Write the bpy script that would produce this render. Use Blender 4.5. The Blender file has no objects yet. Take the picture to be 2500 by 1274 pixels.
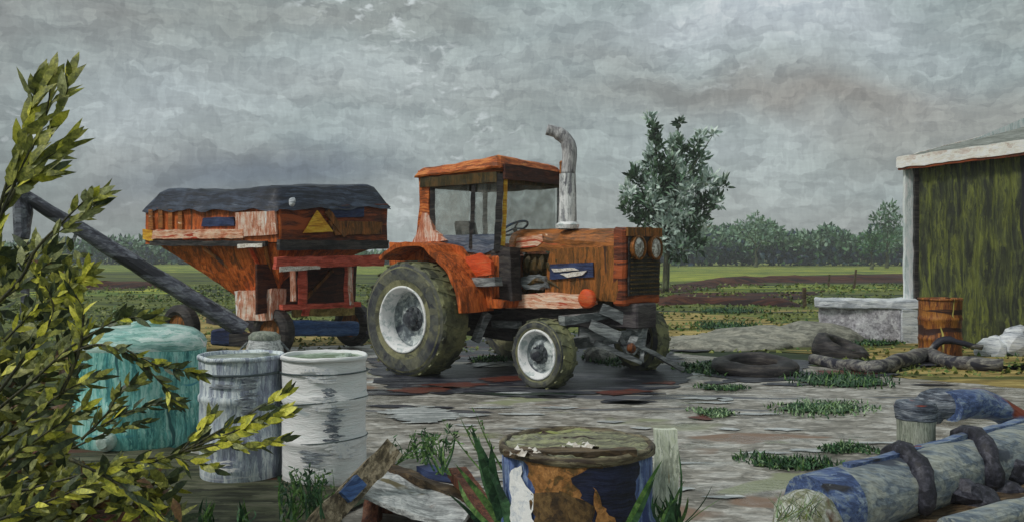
import bpy, bmesh, math, random
from mathutils import Vector, Matrix, noise
R = math.radians
scene = bpy.context.scene
col = scene.collection
# ---------------------------------------------------------------- camera, world, sun, exposure
H = 1.6; F = 2200.0; HY = 625.0
cam = bpy.data.cameras.new('camera'); camo = bpy.data.objects.new('camera', cam); col.objects.link(camo)
cam.sensor_width = 36; cam.lens = 36 * F / 2500; cam.shift_y = -12 / 2500
cam.clip_start = .05; cam.clip_end = 6000
camo.location = (0, 0, H); camo.rotation_euler = (R(90), 0, 0)
scene.camera = camo
SUN_EL, SUN_AZ = 48, 245      # compass style: light comes from the left, a little behind the camera
world = bpy.data.worlds.new("World"); scene.world = world; world.use_nodes = True

def srgb(c, g=1.0):
    o = []
    for v in c[:3]:
        v = v / 255
        v = v / 12.92 if v <= .04045 else ((v + .055) / 1.055) ** 2.4
        o.append(min(.9, v * g))
    return (*o, 1)

def build_world():
    nt = world.node_tree; N = nt.nodes; L = nt.links; N.clear()
    out = N.new('ShaderNodeOutputWorld'); bg = N.new('ShaderNodeBackground')
    sky = N.new('ShaderNodeTexSky'); sky.sky_type = 'NISHITA'; sky.sun_disc = False
    sky.sun_elevation = R(SUN_EL); sky.sun_rotation = R(SUN_AZ)
    sky.air_density = 1; sky.dust_density = 3
    bg.inputs['Strength'].default_value = .1
    tc = N.new('ShaderNodeTexCoord')
    def noi(vec, sc, det=3, dist=0, rough=.5):
        n = N.new('ShaderNodeTexNoise'); n.inputs['Scale'].default_value = sc; n.inputs['Detail'].default_value = det
        n.inputs['Distortion'].default_value = dist; n.inputs['Roughness'].default_value = rough
        L.new(vec, n.inputs['Vector']); return n
    def mp(vec, s, loc=(0, 0, 0), rot=(0, 0, 0)):
        m = N.new('ShaderNodeMapping'); m.inputs['Scale'].default_value = s; m.inputs['Location'].default_value = loc
        m.inputs['Rotation'].default_value = rot
        L.new(vec, m.inputs['Vector']); return m.outputs[0]
    def ramp(fac, stops):
        r = N.new('ShaderNodeValToRGB'); L.new(fac, r.inputs[0]); e = r.color_ramp.elements
        while len(e) < len(stops): e.new(.5)
        for i, (p, c) in enumerate(stops): e[i].position = p; e[i].color = c if len(c) == 4 else (*c, 1)
        return r.outputs[0]
    def mix(a, b, fac, bt='MIX'):
        m = N.new('ShaderNodeMix'); m.data_type = 'RGBA'; m.blend_type = bt
        for sock, v in ((m.inputs[0], fac), (m.inputs[6], a), (m.inputs[7], b)):
            if hasattr(v, 'links') or isinstance(v, bpy.types.NodeSocket): L.new(v, sock)
            else: sock.default_value = v
        return m.outputs[2]
    g = tc.outputs['Generated']
    def vm(op, a, b=None, sc=None):
        q = N.new('ShaderNodeVectorMath'); q.operation = op; L.new(a, q.inputs[0])
        if b is not None: L.new(b, q.inputs[1]) if isinstance(b, bpy.types.NodeSocket) else setattr(q.inputs[1], 'default_value', b)
        if sc is not None: q.inputs[3].default_value = sc
        return q.outputs[0]
    def cells(vec, s, loc=(0, 0, 0), rot=(0, 0, 0)):
        v = N.new('ShaderNodeTexVoronoi'); v.inputs['Scale'].default_value = 1; L.new(mp(vec, s, loc, rot), v.inputs['Vector'])
        q = N.new('ShaderNodeSeparateColor'); L.new(v.outputs['Color'], q.inputs[0]); return q.outputs[0]
    w = noi(g, 5, 3); jit = noi(g, 60, 2)
    wg = vm('ADD', g, vm('SCALE', w.outputs['Color'], sc=.035))
    wj = vm('ADD', wg, vm('SCALE', jit.outputs['Color'], sc=.016))
    big = noi(mp(wg, (2.6, 2.6, 8.5), (1.3, .2, 2.1)), 1.0, 4, .1, .5).outputs['Fac']
    base = ramp(big, [(.34, srgb((138, 142, 139))), (.45, srgb((148, 156, 153))), (.56, srgb((148, 160, 159))), (.68, srgb((170, 181, 181)))])
    # broad cloud patches, each at its own place in the sky (direction tangents)
    sp = N.new('ShaderNodeSeparateXYZ'); L.new(vm('ADD', g, vm('SCALE', w.outputs['Color'], sc=.12)), sp.inputs[0])
    def mt(op, a, b):
        q = N.new('ShaderNodeMath'); q.operation = op
        for s_, v in ((q.inputs[0], a), (q.inputs[1], b)):
            if isinstance(v, (int, float)): s_.default_value = v
            else: L.new(v, s_)
        return q.outputs[0]
    U = mt('DIVIDE', mt('SUBTRACT', sp.outputs[0], .06), mt('SUBTRACT', sp.outputs[1], .06)); V = mt('DIVIDE', mt('SUBTRACT', sp.outputs[2], .06), mt('SUBTRACT', sp.outputs[1], .06))
    for (px, py, rx, ry, c_, st) in ((1850, 70, 330, 75, (196, 204, 208), .8), (950, 190, 420, 90, (178, 188, 188), .6), (330, 260, 330, 110, (176, 186, 190), .55), (1820, 470, 330, 110, (176, 184, 182), .55),
            (1990, 235, 480, 55, (130, 124, 116), .8), (2300, 300, 330, 90, (144, 142, 134), .6), (780, 40, 430, 50, (138, 138, 130), .5), (650, 425, 380, 60, (96, 108, 122), .85), (60, 330, 130, 260, (128, 142, 142), .6),
            (1250, 330, 260, 160, (138, 144, 140), .4), (250, 560, 420, 60, (134, 144, 144), .6), (1000, 520, 120, 90, (180, 188, 186), .7)):
        a = mt('DIVIDE', mt('SUBTRACT', U, (px - 1250) / F), rx / F); b_ = mt('DIVIDE', mt('SUBTRACT', V, (HY - py) / F), ry / F)
        d2 = mt('ADD', mt('MULTIPLY', a, a), mt('MULTIPLY', b_, b_)); e = mt('MULTIPLY', mt('POWER', 2.718, mt('MULTIPLY', d2, -1)), st)
        base = mix(base, srgb(c_), e)
    def ov(b0, fac, lo, hi, f): return mix(b0, ramp(fac, [(.25, (lo, lo, lo + .004)), (.75, (hi, hi, hi))]), f, 'OVERLAY')
    base = ov(base, cells(wj, (22, 22, 60), (0, 0, 0), (0, .3, 0)), .445, .56, .8)
    base = ov(base, cells(wj, (50, 50, 150), (3, 0, 1), (0, -.4, 0)), .46, .54, .9)
    base = ov(base, cells(wj, (130, 130, 60), (3, 0, 1), (0, .5, 0)), .47, .53, .9)
    fine = noi(mp(wg, (40, 40, 330), (0, 0, 0), (0, .12, 0)), 1.0, 4, .3, .7).outputs['Fac']
    base = ov(base, fine, .445, .555, .8)
    fine2 = noi(mp(wg, (330, 330, 50), (7, 3, 0), (0, -.3, 0)), 1.0, 2, .2, .6).outputs['Fac']
    base = ov(base, fine2, .46, .54, .8)
    db = noi(mp(wj, (55, 55, 120), (2, 5, 1), (0, .45, 0)), 1.0, 4, .2).outputs['Fac']
    dz = noi(mp(g, (5, 5, 9), (8, 3, 5)), 1.0, 2, .2).outputs['Fac']
    db = mt('MULTIPLY', ramp(db, [(.56, (0, 0, 0)), (.70, (.8, .8, .8))]), ramp(dz, [(.54, (0, 0, 0)), (.66, (1, 1, 1))]))
    base = mix(base, srgb((206, 214, 215)), db)
    # thin the physical sky with the cloud deck (sky value at .1 strength)
    sc = N.new('ShaderNodeVectorMath'); sc.operation = 'SCALE'; sc.inputs[3].default_value = 9.7
    L.new(base, sc.inputs[0])
    fin = mix(sky.outputs[0], sc.outputs[0], .96)
    L.new(fin, bg.inputs['Color']); L.new(bg.outputs[0], out.inputs[0])
build_world()
sl = bpy.data.lights.new('sun', 'SUN'); so = bpy.data.objects.new('sun', sl); col.objects.link(so)
sl.energy = 1.5; sl.angle = R(11); sl.color = (1, .97, .92)
dv = Vector((.66, .42, -.82)).normalized()
so.rotation_euler = dv.to_track_quat('-Z', 'Y').to_euler(); so.location = (-20, -10, 30)
scene.view_settings.view_transform = 'Standard'; scene.view_settings.look = 'None'
scene.view_settings.exposure = 0.18; scene.view_settings.gamma = 1

# ---------------------------------------------------------------- helpers
def W(px, py, z): return Vector(((px - 1250) / F * z, z, H - (py - HY) / F * z))
def G(px, py, h=0):
    z = (H - h) * F / (py - HY); return Vector(((px - 1250) / F * z, z, h))
def obase(name, me): return bpy.data.objects.new(name, me)
def tag(o, label=None, cat=None, group=None, kind=None):
    if label: o['label'] = label
    if cat: o['category'] = cat
    if group: o['group'] = group
    if kind: o['kind'] = kind
    return o
def empty(name, loc, label, cat, group=None):
    o = obase(name, None); col.objects.link(o); o.location = loc; o.empty_display_size = .2
    return tag(o, label, cat, group)
def rootloc(p):
    v = Vector((0, 0, 0))
    while p is not None: v += p.location; p = p.parent
    return v
def chop(bm, L, rounds=6):
    for _ in range(rounds):
        es = [e for e in bm.edges if e.calc_length() > L]
        if not es or len(bm.faces) > 60000: break
        bmesh.ops.subdivide_edges(bm, edges=es, cuts=1, use_grid_fill=True)
def wob(bm, amp, fr):
    for v in bm.verts:
        n = noise.noise_vector(v.co * fr) + .5 * noise.noise_vector(v.co * fr * 2.7)
        v.co += n * amp
def obj(name, bm, mat, parent=None, amp=.008, fr=3.5, L=.12, smooth=False, bev=0):
    if bev:
        bmesh.ops.bevel(bm, geom=list(bm.edges), offset=bev, segments=1, affect='EDGES', profile=.7)
    if L: chop(bm, L)
    if amp: wob(bm, amp * 1.35, fr)
    bmesh.ops.recalc_face_normals(bm, faces=bm.faces)
    if parent is None:
        n = max(1, len(bm.verts)); c = sum((v.co for v in bm.verts), Vector()) / n
        c.z = min(v.co.z for v in bm.verts); off = c
    else: off = rootloc(parent)
    for v in bm.verts: v.co -= off
    me = bpy.data.meshes.new(name); bm.to_mesh(me); bm.free()
    for m in (mat if isinstance(mat, (list, tuple)) else [mat]): me.materials.append(m)
    if smooth:
        for p in me.polygons: p.use_smooth = True
    o = obase(name, me); col.objects.link(o)
    if parent is None: o.location = off
    else: o.parent = parent
    return o
def nb(): return bmesh.new()
def hexa(bm, b, t):
    vs = [bm.verts.new(p) for p in list(b) + list(t)]; n = len(b)
    bm.faces.new(vs[:n][::-1]); bm.faces.new(vs[n:])
    for i in range(n): bm.faces.new((vs[i], vs[(i + 1) % n], vs[n + (i + 1) % n], vs[n + i]))
def beam(bm, p0, p1, w, h, up=Vector((0, 0, 1))):
    p0 = Vector(p0); p1 = Vector(p1); d = (p1 - p0).normalized()
    s = d.cross(up)
    if s.length < .1: s = d.cross(Vector((0, 1, 0)))
    s.normalize(); u = s.cross(d).normalized()
    f = lambda p: [p + s * w / 2 + u * h / 2, p - s * w / 2 + u * h / 2, p - s * w / 2 - u * h / 2, p + s * w / 2 - u * h / 2]
    hexa(bm, f(p0), f(p1))
def tube(bm, pts, rad, seg=12, caps=True):
    pts = [Vector(p) for p in pts]; n = len(pts)
    if not isinstance(rad, (list, tuple)): rad = [rad] * n
    rings = []; u = None
    for i, p in enumerate(pts):
        d = (pts[min(i + 1, n - 1)] - pts[max(i - 1, 0)]).normalized()
        if u is None:
            u = d.cross(Vector((0, 0, 1)))
            if u.length < .1: u = d.cross(Vector((0, 1, 0)))
        u = (u - d * u.dot(d)).normalized(); v = d.cross(u)
        rings.append([bm.verts.new(p + (u * math.cos(a) + v * math.sin(a)) * rad[i]) for a in [2 * math.pi * k / seg for k in range(seg)]])
    for i in range(n - 1):
        for k in range(seg): bm.faces.new((rings[i][k], rings[i][(k + 1) % seg], rings[i + 1][(k + 1) % seg], rings[i + 1][k]))
    if caps: bm.faces.new(rings[0][::-1]); bm.faces.new(rings[-1])
def curve(pts, n=6):
    pts = [Vector(p) for p in pts]; P = [pts[0]] + pts + [pts[-1]]; out = []
    for i in range(1, len(P) - 2):
        for k in range(n):
            t = k / n; a, b, c, d = P[i - 1], P[i], P[i + 1], P[i + 2]
            out.append(.5 * ((2 * b) + (c - a) * t + (2 * a - 5 * b + 4 * c - d) * t * t + (3 * b - a - 3 * c + d) * t ** 3))
    return out + [pts[-1]]
def lathe(bm, prof, c, ax=Vector((0, 0, 1)), seg=36, a0=0, a1=2 * math.pi, close=False):
    c = Vector(c); ax = Vector(ax).normalized()
    u = ax.cross(Vector((0, 0, 1)))
    if u.length < .1: u = Vector((1, 0, 0))
    u.normalize(); v = ax.cross(u); full = abs(a1 - a0 - 2 * math.pi) < 1e-4
    m = seg if full else seg + 1; R_ = []
    for (r, h) in prof:
        if r < 1e-5: R_.append([bm.verts.new(c + ax * h)] * m); continue
        R_.append([bm.verts.new(c + ax * h + (u * math.cos(a0 + (a1 - a0) * k / seg) + v * math.sin(a0 + (a1 - a0) * k / seg)) * r) for k in range(m)])
    n = len(prof); rng = range(n) if close else range(n - 1)
    for i in rng:
        A, B = R_[i], R_[(i + 1) % n]
        for k in range(seg):
            k2 = (k + 1) % m; f = []
            for q in (A[k], A[k2], B[k2], B[k]):
                if q not in f: f.append(q)
            if len(f) > 2:
                try: bm.faces.new(f)
                except ValueError: pass
def slab(bm, pts, off):
    pts = [Vector(p) for p in pts]; hexa(bm, pts, [p + off for p in pts])
def ball(bm, c, rx, ry, rz, sub=2):
    g = bmesh.ops.create_icosphere(bm, subdivisions=sub, radius=1)
    for v in g['verts']: v.co = Vector((v.co.x * rx, v.co.y * ry, v.co.z * rz)) + Vector(c)
def ragged(pts, step, amp, seed=0):
    out = []; n = len(pts)
    for i in range(n):
        a = Vector(pts[i]); b = Vector(pts[(i + 1) % n]); k = min(60, max(1, int((b - a).length / step)))
        for j in range(k):
            p = a.lerp(b, j / k); q = noise.noise_vector(Vector((p.x / step / 5 + seed, p.y / step / 2, seed))) + .7 * noise.noise_vector(Vector((p.x / step / 1.3 + seed, p.y / step, seed + 5)))
            out.append(p + Vector((q.x * 2.6, q.y * 1.0, 0)) * amp)
    return out
def patch(bm, pts, h, step=.3, amp=.1, seed=0):
    P = ragged(pts, step, amp, seed)
    vs = [bm.verts.new((p.x, p.y, h)) for p in P]; f = bm.faces.new(vs)
    bmesh.ops.triangulate(bm, faces=[f])

# ---------------------------------------------------------------- paint-like materials
STR = {'v': (14, 14, 1.6), 'h': (1.6, 1.6, 16), 'x': (1.2, 9, 9), 'o': (5, 5, 5), 'y': (9, 1.2, 9), 'g': (3.2, 6, 6)}
def paint(name, cols, k=1.0, d='h', rough=.55, bump=.65, gain=1.12, acc=(), contrast=.22, patchy=1.0, rot=0, spec=.4, fine=1.0, wet=None, dist=.012):
    m = bpy.data.materials.new(name); m.use_nodes = True; nt = m.node_tree; N = nt.nodes; L = nt.links
    b = N['Principled BSDF']; b.inputs['Roughness'].default_value = rough; b.inputs['Specular IOR Level'].default_value = spec
    tc = N.new('ShaderNodeTexCoord')
    def noi(vec, sc, det=3, ds=0, ro=.5):
        n = N.new('ShaderNodeTexNoise'); n.inputs['Scale'].default_value = sc; n.inputs['Detail'].default_value = det
        n.inputs['Distortion'].default_value = ds; n.inputs['Roughness'].default_value = ro; L.new(vec, n.inputs['Vector']); return n
    def mp(vec, s, loc=(0, 0, 0)):
        q = N.new('ShaderNodeMapping'); q.inputs['Scale'].default_value = s; q.inputs['Location'].default_value = loc
        L.new(vec, q.inputs['Vector']); return q.outputs[0]
    def math_(op, a, bb):
        q = N.new('ShaderNodeMath'); q.operation = op
        for s, v in ((q.inputs[0], a), (q.inputs[1], bb)):
            if isinstance(v, (int, float)): s.default_value = v
            else: L.new(v, s)
        return q.outputs[0]
    def ramp(fac, stops):
        r = N.new('ShaderNodeValToRGB'); L.new(fac, r.inputs[0]); e = r.color_ramp.elements
        while len(e) < len(stops): e.new(.5)
        for i, (p, c) in enumerate(stops): e[i].position = p; e[i].color = c
        return r.outputs[0]
    def mix(a, bb, fac, bt='MIX'):
        q = N.new('ShaderNodeMix'); q.data_type = 'RGBA'; q.blend_type = bt
        for s, v in ((q.inputs[0], fac), (q.inputs[6], a), (q.inputs[7], bb)):
            if isinstance(v, bpy.types.NodeSocket): L.new(v, s)
            else: s.default_value = v
        return q.outputs[2]
    sd = (sum(ord(c) for c in name) % 97) * .37
    o = mp(tc.outputs['Object'], (k, k, k), (sd, sd * .7, sd * .3))
    if rot:
        q = N.new('ShaderNodeMapping'); q.inputs['Rotation'].default_value = (0, rot, 0) if not isinstance(rot, tuple) else rot
        L.new(o, q.inputs['Vector']); o = q.outputs[0]
    w = noi(o, 1.6, 2); jt = noi(o, 18, 2)
    s_ = N.new('ShaderNodeVectorMath'); s_.operation = 'SCALE'; s_.inputs[3].default_value = .18; L.new(w.outputs['Color'], s_.inputs[0])
    a_ = N.new('ShaderNodeVectorMath'); a_.operation = 'ADD'; L.new(o, a_.inputs[0]); L.new(s_.outputs[0], a_.inputs[1]); o2 = a_.outputs[0]
    js = N.new('ShaderNodeVectorMath'); js.operation = 'SCALE'; js.inputs[3].default_value = .05; L.new(jt.outputs['Color'], js.inputs[0])
    ja = N.new('ShaderNodeVectorMath'); ja.operation = 'ADD'; L.new(o2, ja.inputs[0]); L.new(js.outputs[0], ja.inputs[1]); o3 = ja.outputs[0]
    sx = STR[d]
    streak = noi(mp(o2, sx), 1.0, 4, .3, .6).outputs['Fac']
    pat = noi(o2, 2.4 * patchy, 3, .8).outputs['Fac']
    def cell(v):
        vo = N.new('ShaderNodeTexVoronoi'); vo.inputs['Scale'].default_value = 1; L.new(v, vo.inputs['Vector'])
        q = N.new('ShaderNodeSeparateColor'); L.new(vo.outputs['Color'], q.inputs[0]); return q.outputs[0], vo.outputs['Distance']
    cA, dA_ = cell(mp(o3, tuple(v * .9 for v in sx))); cB, dB_ = cell(mp(o3, tuple(v * 2.2 for v in sx), (4, 9, 2)))
    cc2 = math_('ADD', math_('MULTIPLY', cA, .16), math_('MULTIPLY', cB, .14))
    f = math_('ADD', math_('ADD', math_('MULTIPLY', streak, .4), math_('MULTIPLY', pat, .33)), cc2)
    n = len(cols)
    stops = [(.40 + .22 * i / (n - 1), srgb(c, gain)) for i, c in enumerate(cols)]
    c = ramp(f, stops)
    fin = noi(mp(o2, tuple(v * 3.2 * fine for v in sx), (3, 1, 2)), 1.0, 3, .2, .65).outputs['Fac']
    lo, hi = .5 - contrast, .5 + contrast
    c = mix(c, ramp(fin, [(.3, (lo, lo, lo, 1)), (.7, (hi, hi, hi, 1))]), .9, 'OVERLAY')
    for i, (ac, th, sc, dd) in enumerate(acc):
        v = mp(o2, tuple(q * sc for q in STR[dd]), (i * 7 + 1, i * 3, i * 5))
        mk = noi(v, .3, 3, .6).outputs['Fac']
        mk = ramp(mk, [(th, (0, 0, 0, 1)), (th + .035, (1, 1, 1, 1))])
        c = mix(c, srgb(ac, gain), mk)
    L.new(c, b.inputs['Base Color'])
    bp = N.new('ShaderNodeBump'); bp.inputs['Strength'].default_value = bump; bp.inputs['Distance'].default_value = dist / k
    hgt = math_('ADD', math_('ADD', fin, math_('MULTIPLY', streak, 1.0)), math_('MULTIPLY', math_('ADD', cB, cA), .35)); L.new(hgt, bp.inputs['Height']); L.new(bp.outputs[0], b.inputs['Normal'])
    if wet:
        wm = noi(mp(o2, STR[d]), .35, 2, .5).outputs['Fac']
        L.new(ramp(wm, [(wet, (rough, rough, rough, 1)), (wet + .06, (.12, .12, .12, 1))]), b.inputs['Roughness'])
    return m

M = {}
M['orange'] = paint('orange paint', [(120, 60, 24), (176, 84, 30), (206, 108, 48)], 1.4, 'v', contrast=.18, acc=[((98, 56, 26), .66, 1.0, 'v'), ((208, 128, 66), .67, 1.2, 'v')])
M['orange_h'] = paint('orange paint brushed flat', [(120, 62, 24), (178, 88, 32), (206, 126, 66)], 1.6, 'h', acc=[((90, 52, 25), .63, 1.2, 'h')])
M['orange_hot'] = paint('bright orange', [(190, 70, 25), (214, 80, 32), (200, 95, 50)], 2, 'h')
M['orange_brown'] = paint('brown orange', [(100, 62, 24), (146, 88, 38), (172, 104, 48)], 1.6, 'h', acc=[((225, 195, 165), .70, 2, 'x'), ((190, 90, 45), .63, 1, 'h')])
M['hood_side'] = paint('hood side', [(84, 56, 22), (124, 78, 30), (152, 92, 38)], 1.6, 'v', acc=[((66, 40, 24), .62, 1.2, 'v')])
M['cream'] = paint('cream paint', [(190, 110, 75), (222, 170, 140), (235, 200, 175)], 1.8, 'h', acc=[((180, 70, 40), .58, 1.6, 'h')])
M['pink'] = paint('pinkish worn paint', [(180, 110, 80), (205, 150, 125), (225, 205, 190)], 1.8, 'v', acc=[((230, 230, 228), .62, 1, 'v')])
M['redpaint'] = paint('red orange rail', [(150, 55, 35), (190, 80, 60), (205, 100, 80)], 1.6, 'h')
M['darkred'] = paint('dark red brown', [(74, 34, 20), (116, 54, 26), (156, 76, 34)], 1.4, 'h', acc=[((164, 78, 34), .58, .8, 'h')])
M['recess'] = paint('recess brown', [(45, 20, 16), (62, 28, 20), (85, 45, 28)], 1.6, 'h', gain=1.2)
M['tarp'] = paint('navy tarp', [(24, 27, 38), (40, 46, 62), (66, 76, 94)], 1.3, 'h', rough=.45, bump=.9, gain=1.0, acc=[((96, 108, 122), .68, 1.6, 'h')])
M['navy'] = paint('navy', [(28, 34, 62), (38, 50, 88), (50, 64, 100)], 2, 'h', gain=1.2)
M['blue'] = paint('blue paint', [(38, 60, 100), (50, 78, 122), (70, 95, 135)], 1.6, 'h', gain=1.3)
M['black'] = paint('black grime', [(30, 28, 30), (48, 44, 46), (75, 70, 66)], 1.6, 'h', gain=1.0)
M['olive_black'] = paint('engine olive', [(45, 38, 14), (66, 54, 22), (90, 66, 30)], 2, 'v', gain=1.2)
M['yellow'] = paint('yellow sign', [(190, 130, 30), (222, 168, 40), (232, 190, 70)], 2.5, 'h')
M['steel'] = paint('grey steel', [(72, 76, 78), (98, 102, 104), (126, 130, 130)], 1.8, 'h', acc=[((50, 50, 56), .65, 1, 'h')], gain=1.5)
M['auger'] = paint('auger steel', [(46, 46, 56), (72, 74, 84), (104, 108, 116)], 1.5, 'x', rough=.4, acc=[((32, 32, 40), .6, 1, 'x'), ((150, 155, 160), .7, 1, 'x')], gain=1.3)
M['chassis'] = paint('chassis purple grey', [(38, 34, 40), (56, 50, 54), (82, 78, 78)], 1.6, 'h', gain=1.2)
M['tyre'] = paint('tyre rubber', [(48, 50, 56), (74, 76, 72), (96, 96, 80)], 1.0, 'o', rough=.7, gain=1.25, contrast=.12, acc=[((40, 42, 54), .60, .35, 'o')])
M['tyre_dark'] = paint('tyre tread', [(60, 62, 52), (96, 98, 74), (126, 126, 90)], .9, 'o', rough=.7, gain=1.25, contrast=.14, acc=[((44, 44, 54), .57, .3, 'o')])
M['tyre_ring'] = paint('tyre olive bead', [(70, 70, 58), (104, 104, 76), (124, 122, 92)], 1.2, 'o', rough=.7, gain=1.2, contrast=.12)
M['rim'] = paint('chalky rim', [(160, 168, 168), (208, 212, 208), (236, 238, 234)], 2, 'o', gain=1.5, contrast=.14)
M['disc'] = paint('wheel disc', [(84, 92, 98), (126, 134, 136), (186, 192, 190)], 1.6, 'o', acc=[((56, 62, 72), .60, .6, 'o')], gain=1.3)  # darker than the rim, shade inside the dish put into its colour
M['hub'] = paint('hub dark', [(40, 42, 50), (60, 64, 70), (90, 96, 98)], 2, 'o', gain=1.2)
M['exhaust'] = paint('exhaust metal', [(110, 110, 116), (178, 180, 180), (228, 228, 224)], 1.6, 'v', rough=.5, gain=1.3, acc=[((80, 76, 84), .64, 1, 'v')])
M['soot'] = paint('sooty exhaust tip', [(96, 94, 98), (140, 138, 140), (180, 178, 178)], 1.6, 'v', gain=1.3)
M['cab_blue'] = paint('blue grey cab panel', [(62, 74, 92), (84, 96, 114), (110, 118, 130)], 2, 'h')
M['lamp'] = paint('lamp glass', [(110, 104, 98), (156, 152, 144), (206, 204, 198)], 4, 'o', rough=.25, gain=1.3)
M['white_drum'] = paint('white drum', [(190, 204, 202), (224, 230, 227), (242, 243, 240)], 2.2, 'h', acc=[((150, 160, 164), .68, .8, 'h'), ((200, 208, 164), .67, .8, 'v')], bump=.9, gain=1.7)
M['grey_drum'] = paint('grey drum', [(118, 124, 142), (154, 164, 174), (196, 204, 208)], 2.2, 'v', acc=[((74, 76, 94), .66, .8, 'h'), ((226, 230, 230), .66, .7, 'h')], bump=.9, gain=1.45)
M['grey_top'] = paint('grey drum lid', [(96, 104, 92), (130, 140, 128), (160, 168, 160)], 2.2, 'h', gain=1.1)
M['lid_white'] = paint('mossy white lid', [(90, 108, 78), (140, 158, 138), (205, 215, 208)], 2.2, 'h', gain=1.1)
M['hoop'] = paint('hoop wire', [(52, 62, 66), (70, 82, 86), (96, 108, 108)], 3, 'h', gain=1.2)
M['teal'] = paint('teal plastic', [(52, 112, 114), (96, 160, 154), (146, 192, 184)], 1.6, 'v', rough=.45, acc=[((44, 90, 92), .63, .8, 'v'), ((54, 130, 146), .64, .7, 'h'), ((200, 216, 210), .64, .9, 'v')], gain=1.45)  # pale accent puts the highlights on the plastic into its colour
M['teal_top'] = paint('teal pale top', [(110, 158, 150), (160, 194, 186), (206, 222, 216)], 1.6, 'h', rough=.35, gain=1.2, acc=[((232, 238, 236), .63, .8, 'x'), ((96, 120, 92), .68, .8, 'x')])
M['blue_drum'] = paint('blue rusty drum', [(50, 66, 108), (78, 98, 148), (124, 142, 174)], 4, 'v', bump=1, acc=[((60, 48, 44), .64, .8, 'v'), ((40, 56, 104), .6, .8, 'v')], gain=1.25)
M['drum_rust'] = paint('rusted drum rim', [(50, 38, 30), (86, 76, 58), (128, 120, 96)], 4, 'h', gain=1.1)
M['moss_lid'] = paint('mossy drum top', [(84, 82, 68), (118, 118, 96), (140, 142, 108)], 4, 'x', gain=1.2, acc=[((52, 34, 28), .60, .8, 'x'), ((140, 146, 84), .64, .8, 'x'), ((196, 194, 186), .66, .7, 'x')])
M['scrap_white'] = paint('white scrap', [(180, 172, 160), (214, 206, 196), (232, 228, 222)], 5, 'x')
M['plank'] = paint('old plank', [(66, 56, 40), (106, 94, 72), (150, 136, 112)], 4, 'x', rot=.9, gain=1.2, acc=[((170, 160, 140), .62, 1, 'x')])
M['plank_dark'] = paint('dark timber', [(44, 34, 24), (70, 56, 40), (100, 84, 62)], 4, 'x', gain=1.2)
M['post_white'] = paint('whitewashed post', [(150, 156, 140), (190, 196, 176), (214, 218, 200)], 5, 'v', gain=1.2, acc=[((150, 130, 90), .64, 1, 'v')])
M['sheet'] = paint('grey sheet', [(128, 130, 130), (168, 170, 170), (198, 200, 198)], 4, 'x', acc=[((120, 84, 60), .66, .4, 'o'), ((96, 88, 62), .62, .4, 'o')], gain=1.3)
M['rust'] = paint('rust red', [(72, 40, 28), (104, 56, 38), (128, 84, 58)], 4, 'v', gain=1.0)
M['rust_drum'] = paint('rusty burn drum', [(74, 40, 24), (118, 66, 28), (150, 98, 40)], 1.6, 'v', acc=[((50, 26, 20), .58, .9, 'h'), ((180, 170, 90), .68, 1, 'v')], gain=1.3)
M['pipe'] = paint('blue grey pipe', [(96, 108, 120), (130, 138, 140), (152, 156, 148)], 2, 'x', rough=.5, acc=[((74, 96, 140), .64, .5, 'x'), ((66, 72, 84), .62, .8, 'x'), ((126, 60, 38), .68, .5, 'o')], gain=1.1)
M['pipe_blue'] = paint('blue pipe', [(54, 70, 108), (78, 98, 140), (126, 140, 156)], 3, 'x', rough=.5, acc=[((122, 56, 34), .61, .4, 'x'), ((50, 50, 56), .62, .5, 'x')], gain=1.1)
M['strap'] = paint('dark strap', [(28, 28, 36), (44, 44, 54), (70, 70, 80)], 4, 'o', gain=1.1)
M['stub'] = paint('olive grey stub', [(100, 106, 98), (132, 138, 124), (150, 154, 142)], 3, 'v', gain=1.15)
M['stub_cap'] = paint('dark cap', [(44, 50, 62), (84, 92, 104), (130, 136, 144)], 4, 'h', acc=[((140, 56, 30), .62, .5, 'h')], gain=1.15)
M['rock'] = paint('pale rock', [(120, 122, 96), (158, 160, 146), (186, 190, 184)], 4, 'o', acc=[((150, 156, 80), .62, .5, 'o'), ((90, 60, 40), .68, .5, 'o')], gain=1.1)
M['white_block'] = paint('whitewashed block', [(150, 156, 164), (186, 190, 196), (214, 218, 220)], 1.6, 'h', gain=1.2, acc=[((96, 96, 104), .66, 1, 'h')])
M['grey_block'] = paint('scuffed grey face', [(128, 126, 132), (156, 154, 160), (186, 186, 190)], 2, 'o', gain=1.3)  # grey front, darker than the white top
M['shed_wall'] = paint('olive shed wall', [(42, 46, 36), (70, 76, 46), (100, 106, 50)], .9, 'v', bump=1, acc=[((36, 38, 42), .60, .6, 'v'), ((120, 128, 54), .70, .7, 'v')], gain=1.15, contrast=.28)
M['shed_white'] = paint('white trim', [(166, 178, 178), (196, 204, 204), (216, 224, 222)], 1.4, 'v', gain=1.4)
M['fascia'] = paint('white red fascia', [(190, 178, 170), (214, 208, 200), (232, 228, 222)], 1.3, 'y', acc=[((150, 96, 86), .70, .8, 'y')], gain=1.4)
M['roof'] = paint('grey roof', [(104, 108, 100), (128, 132, 124), (150, 154, 148)], .8, 'y', gain=1.0)
M['glass'] = None
M['stone'] = paint('grey stone', [(100, 100, 98), (136, 134, 130), (160, 158, 150)], 3, 'o')
M['wood_grey'] = paint('driftwood', [(56, 54, 60), (94, 92, 92), (130, 128, 120)], 2, 'x', acc=[((36, 36, 48), .58, .8, 'x')], gain=1.2)
M['bark'] = paint('bark', [(40, 40, 26), (64, 66, 44), (100, 108, 74)], .8, 'v', gain=1.1)
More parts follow.
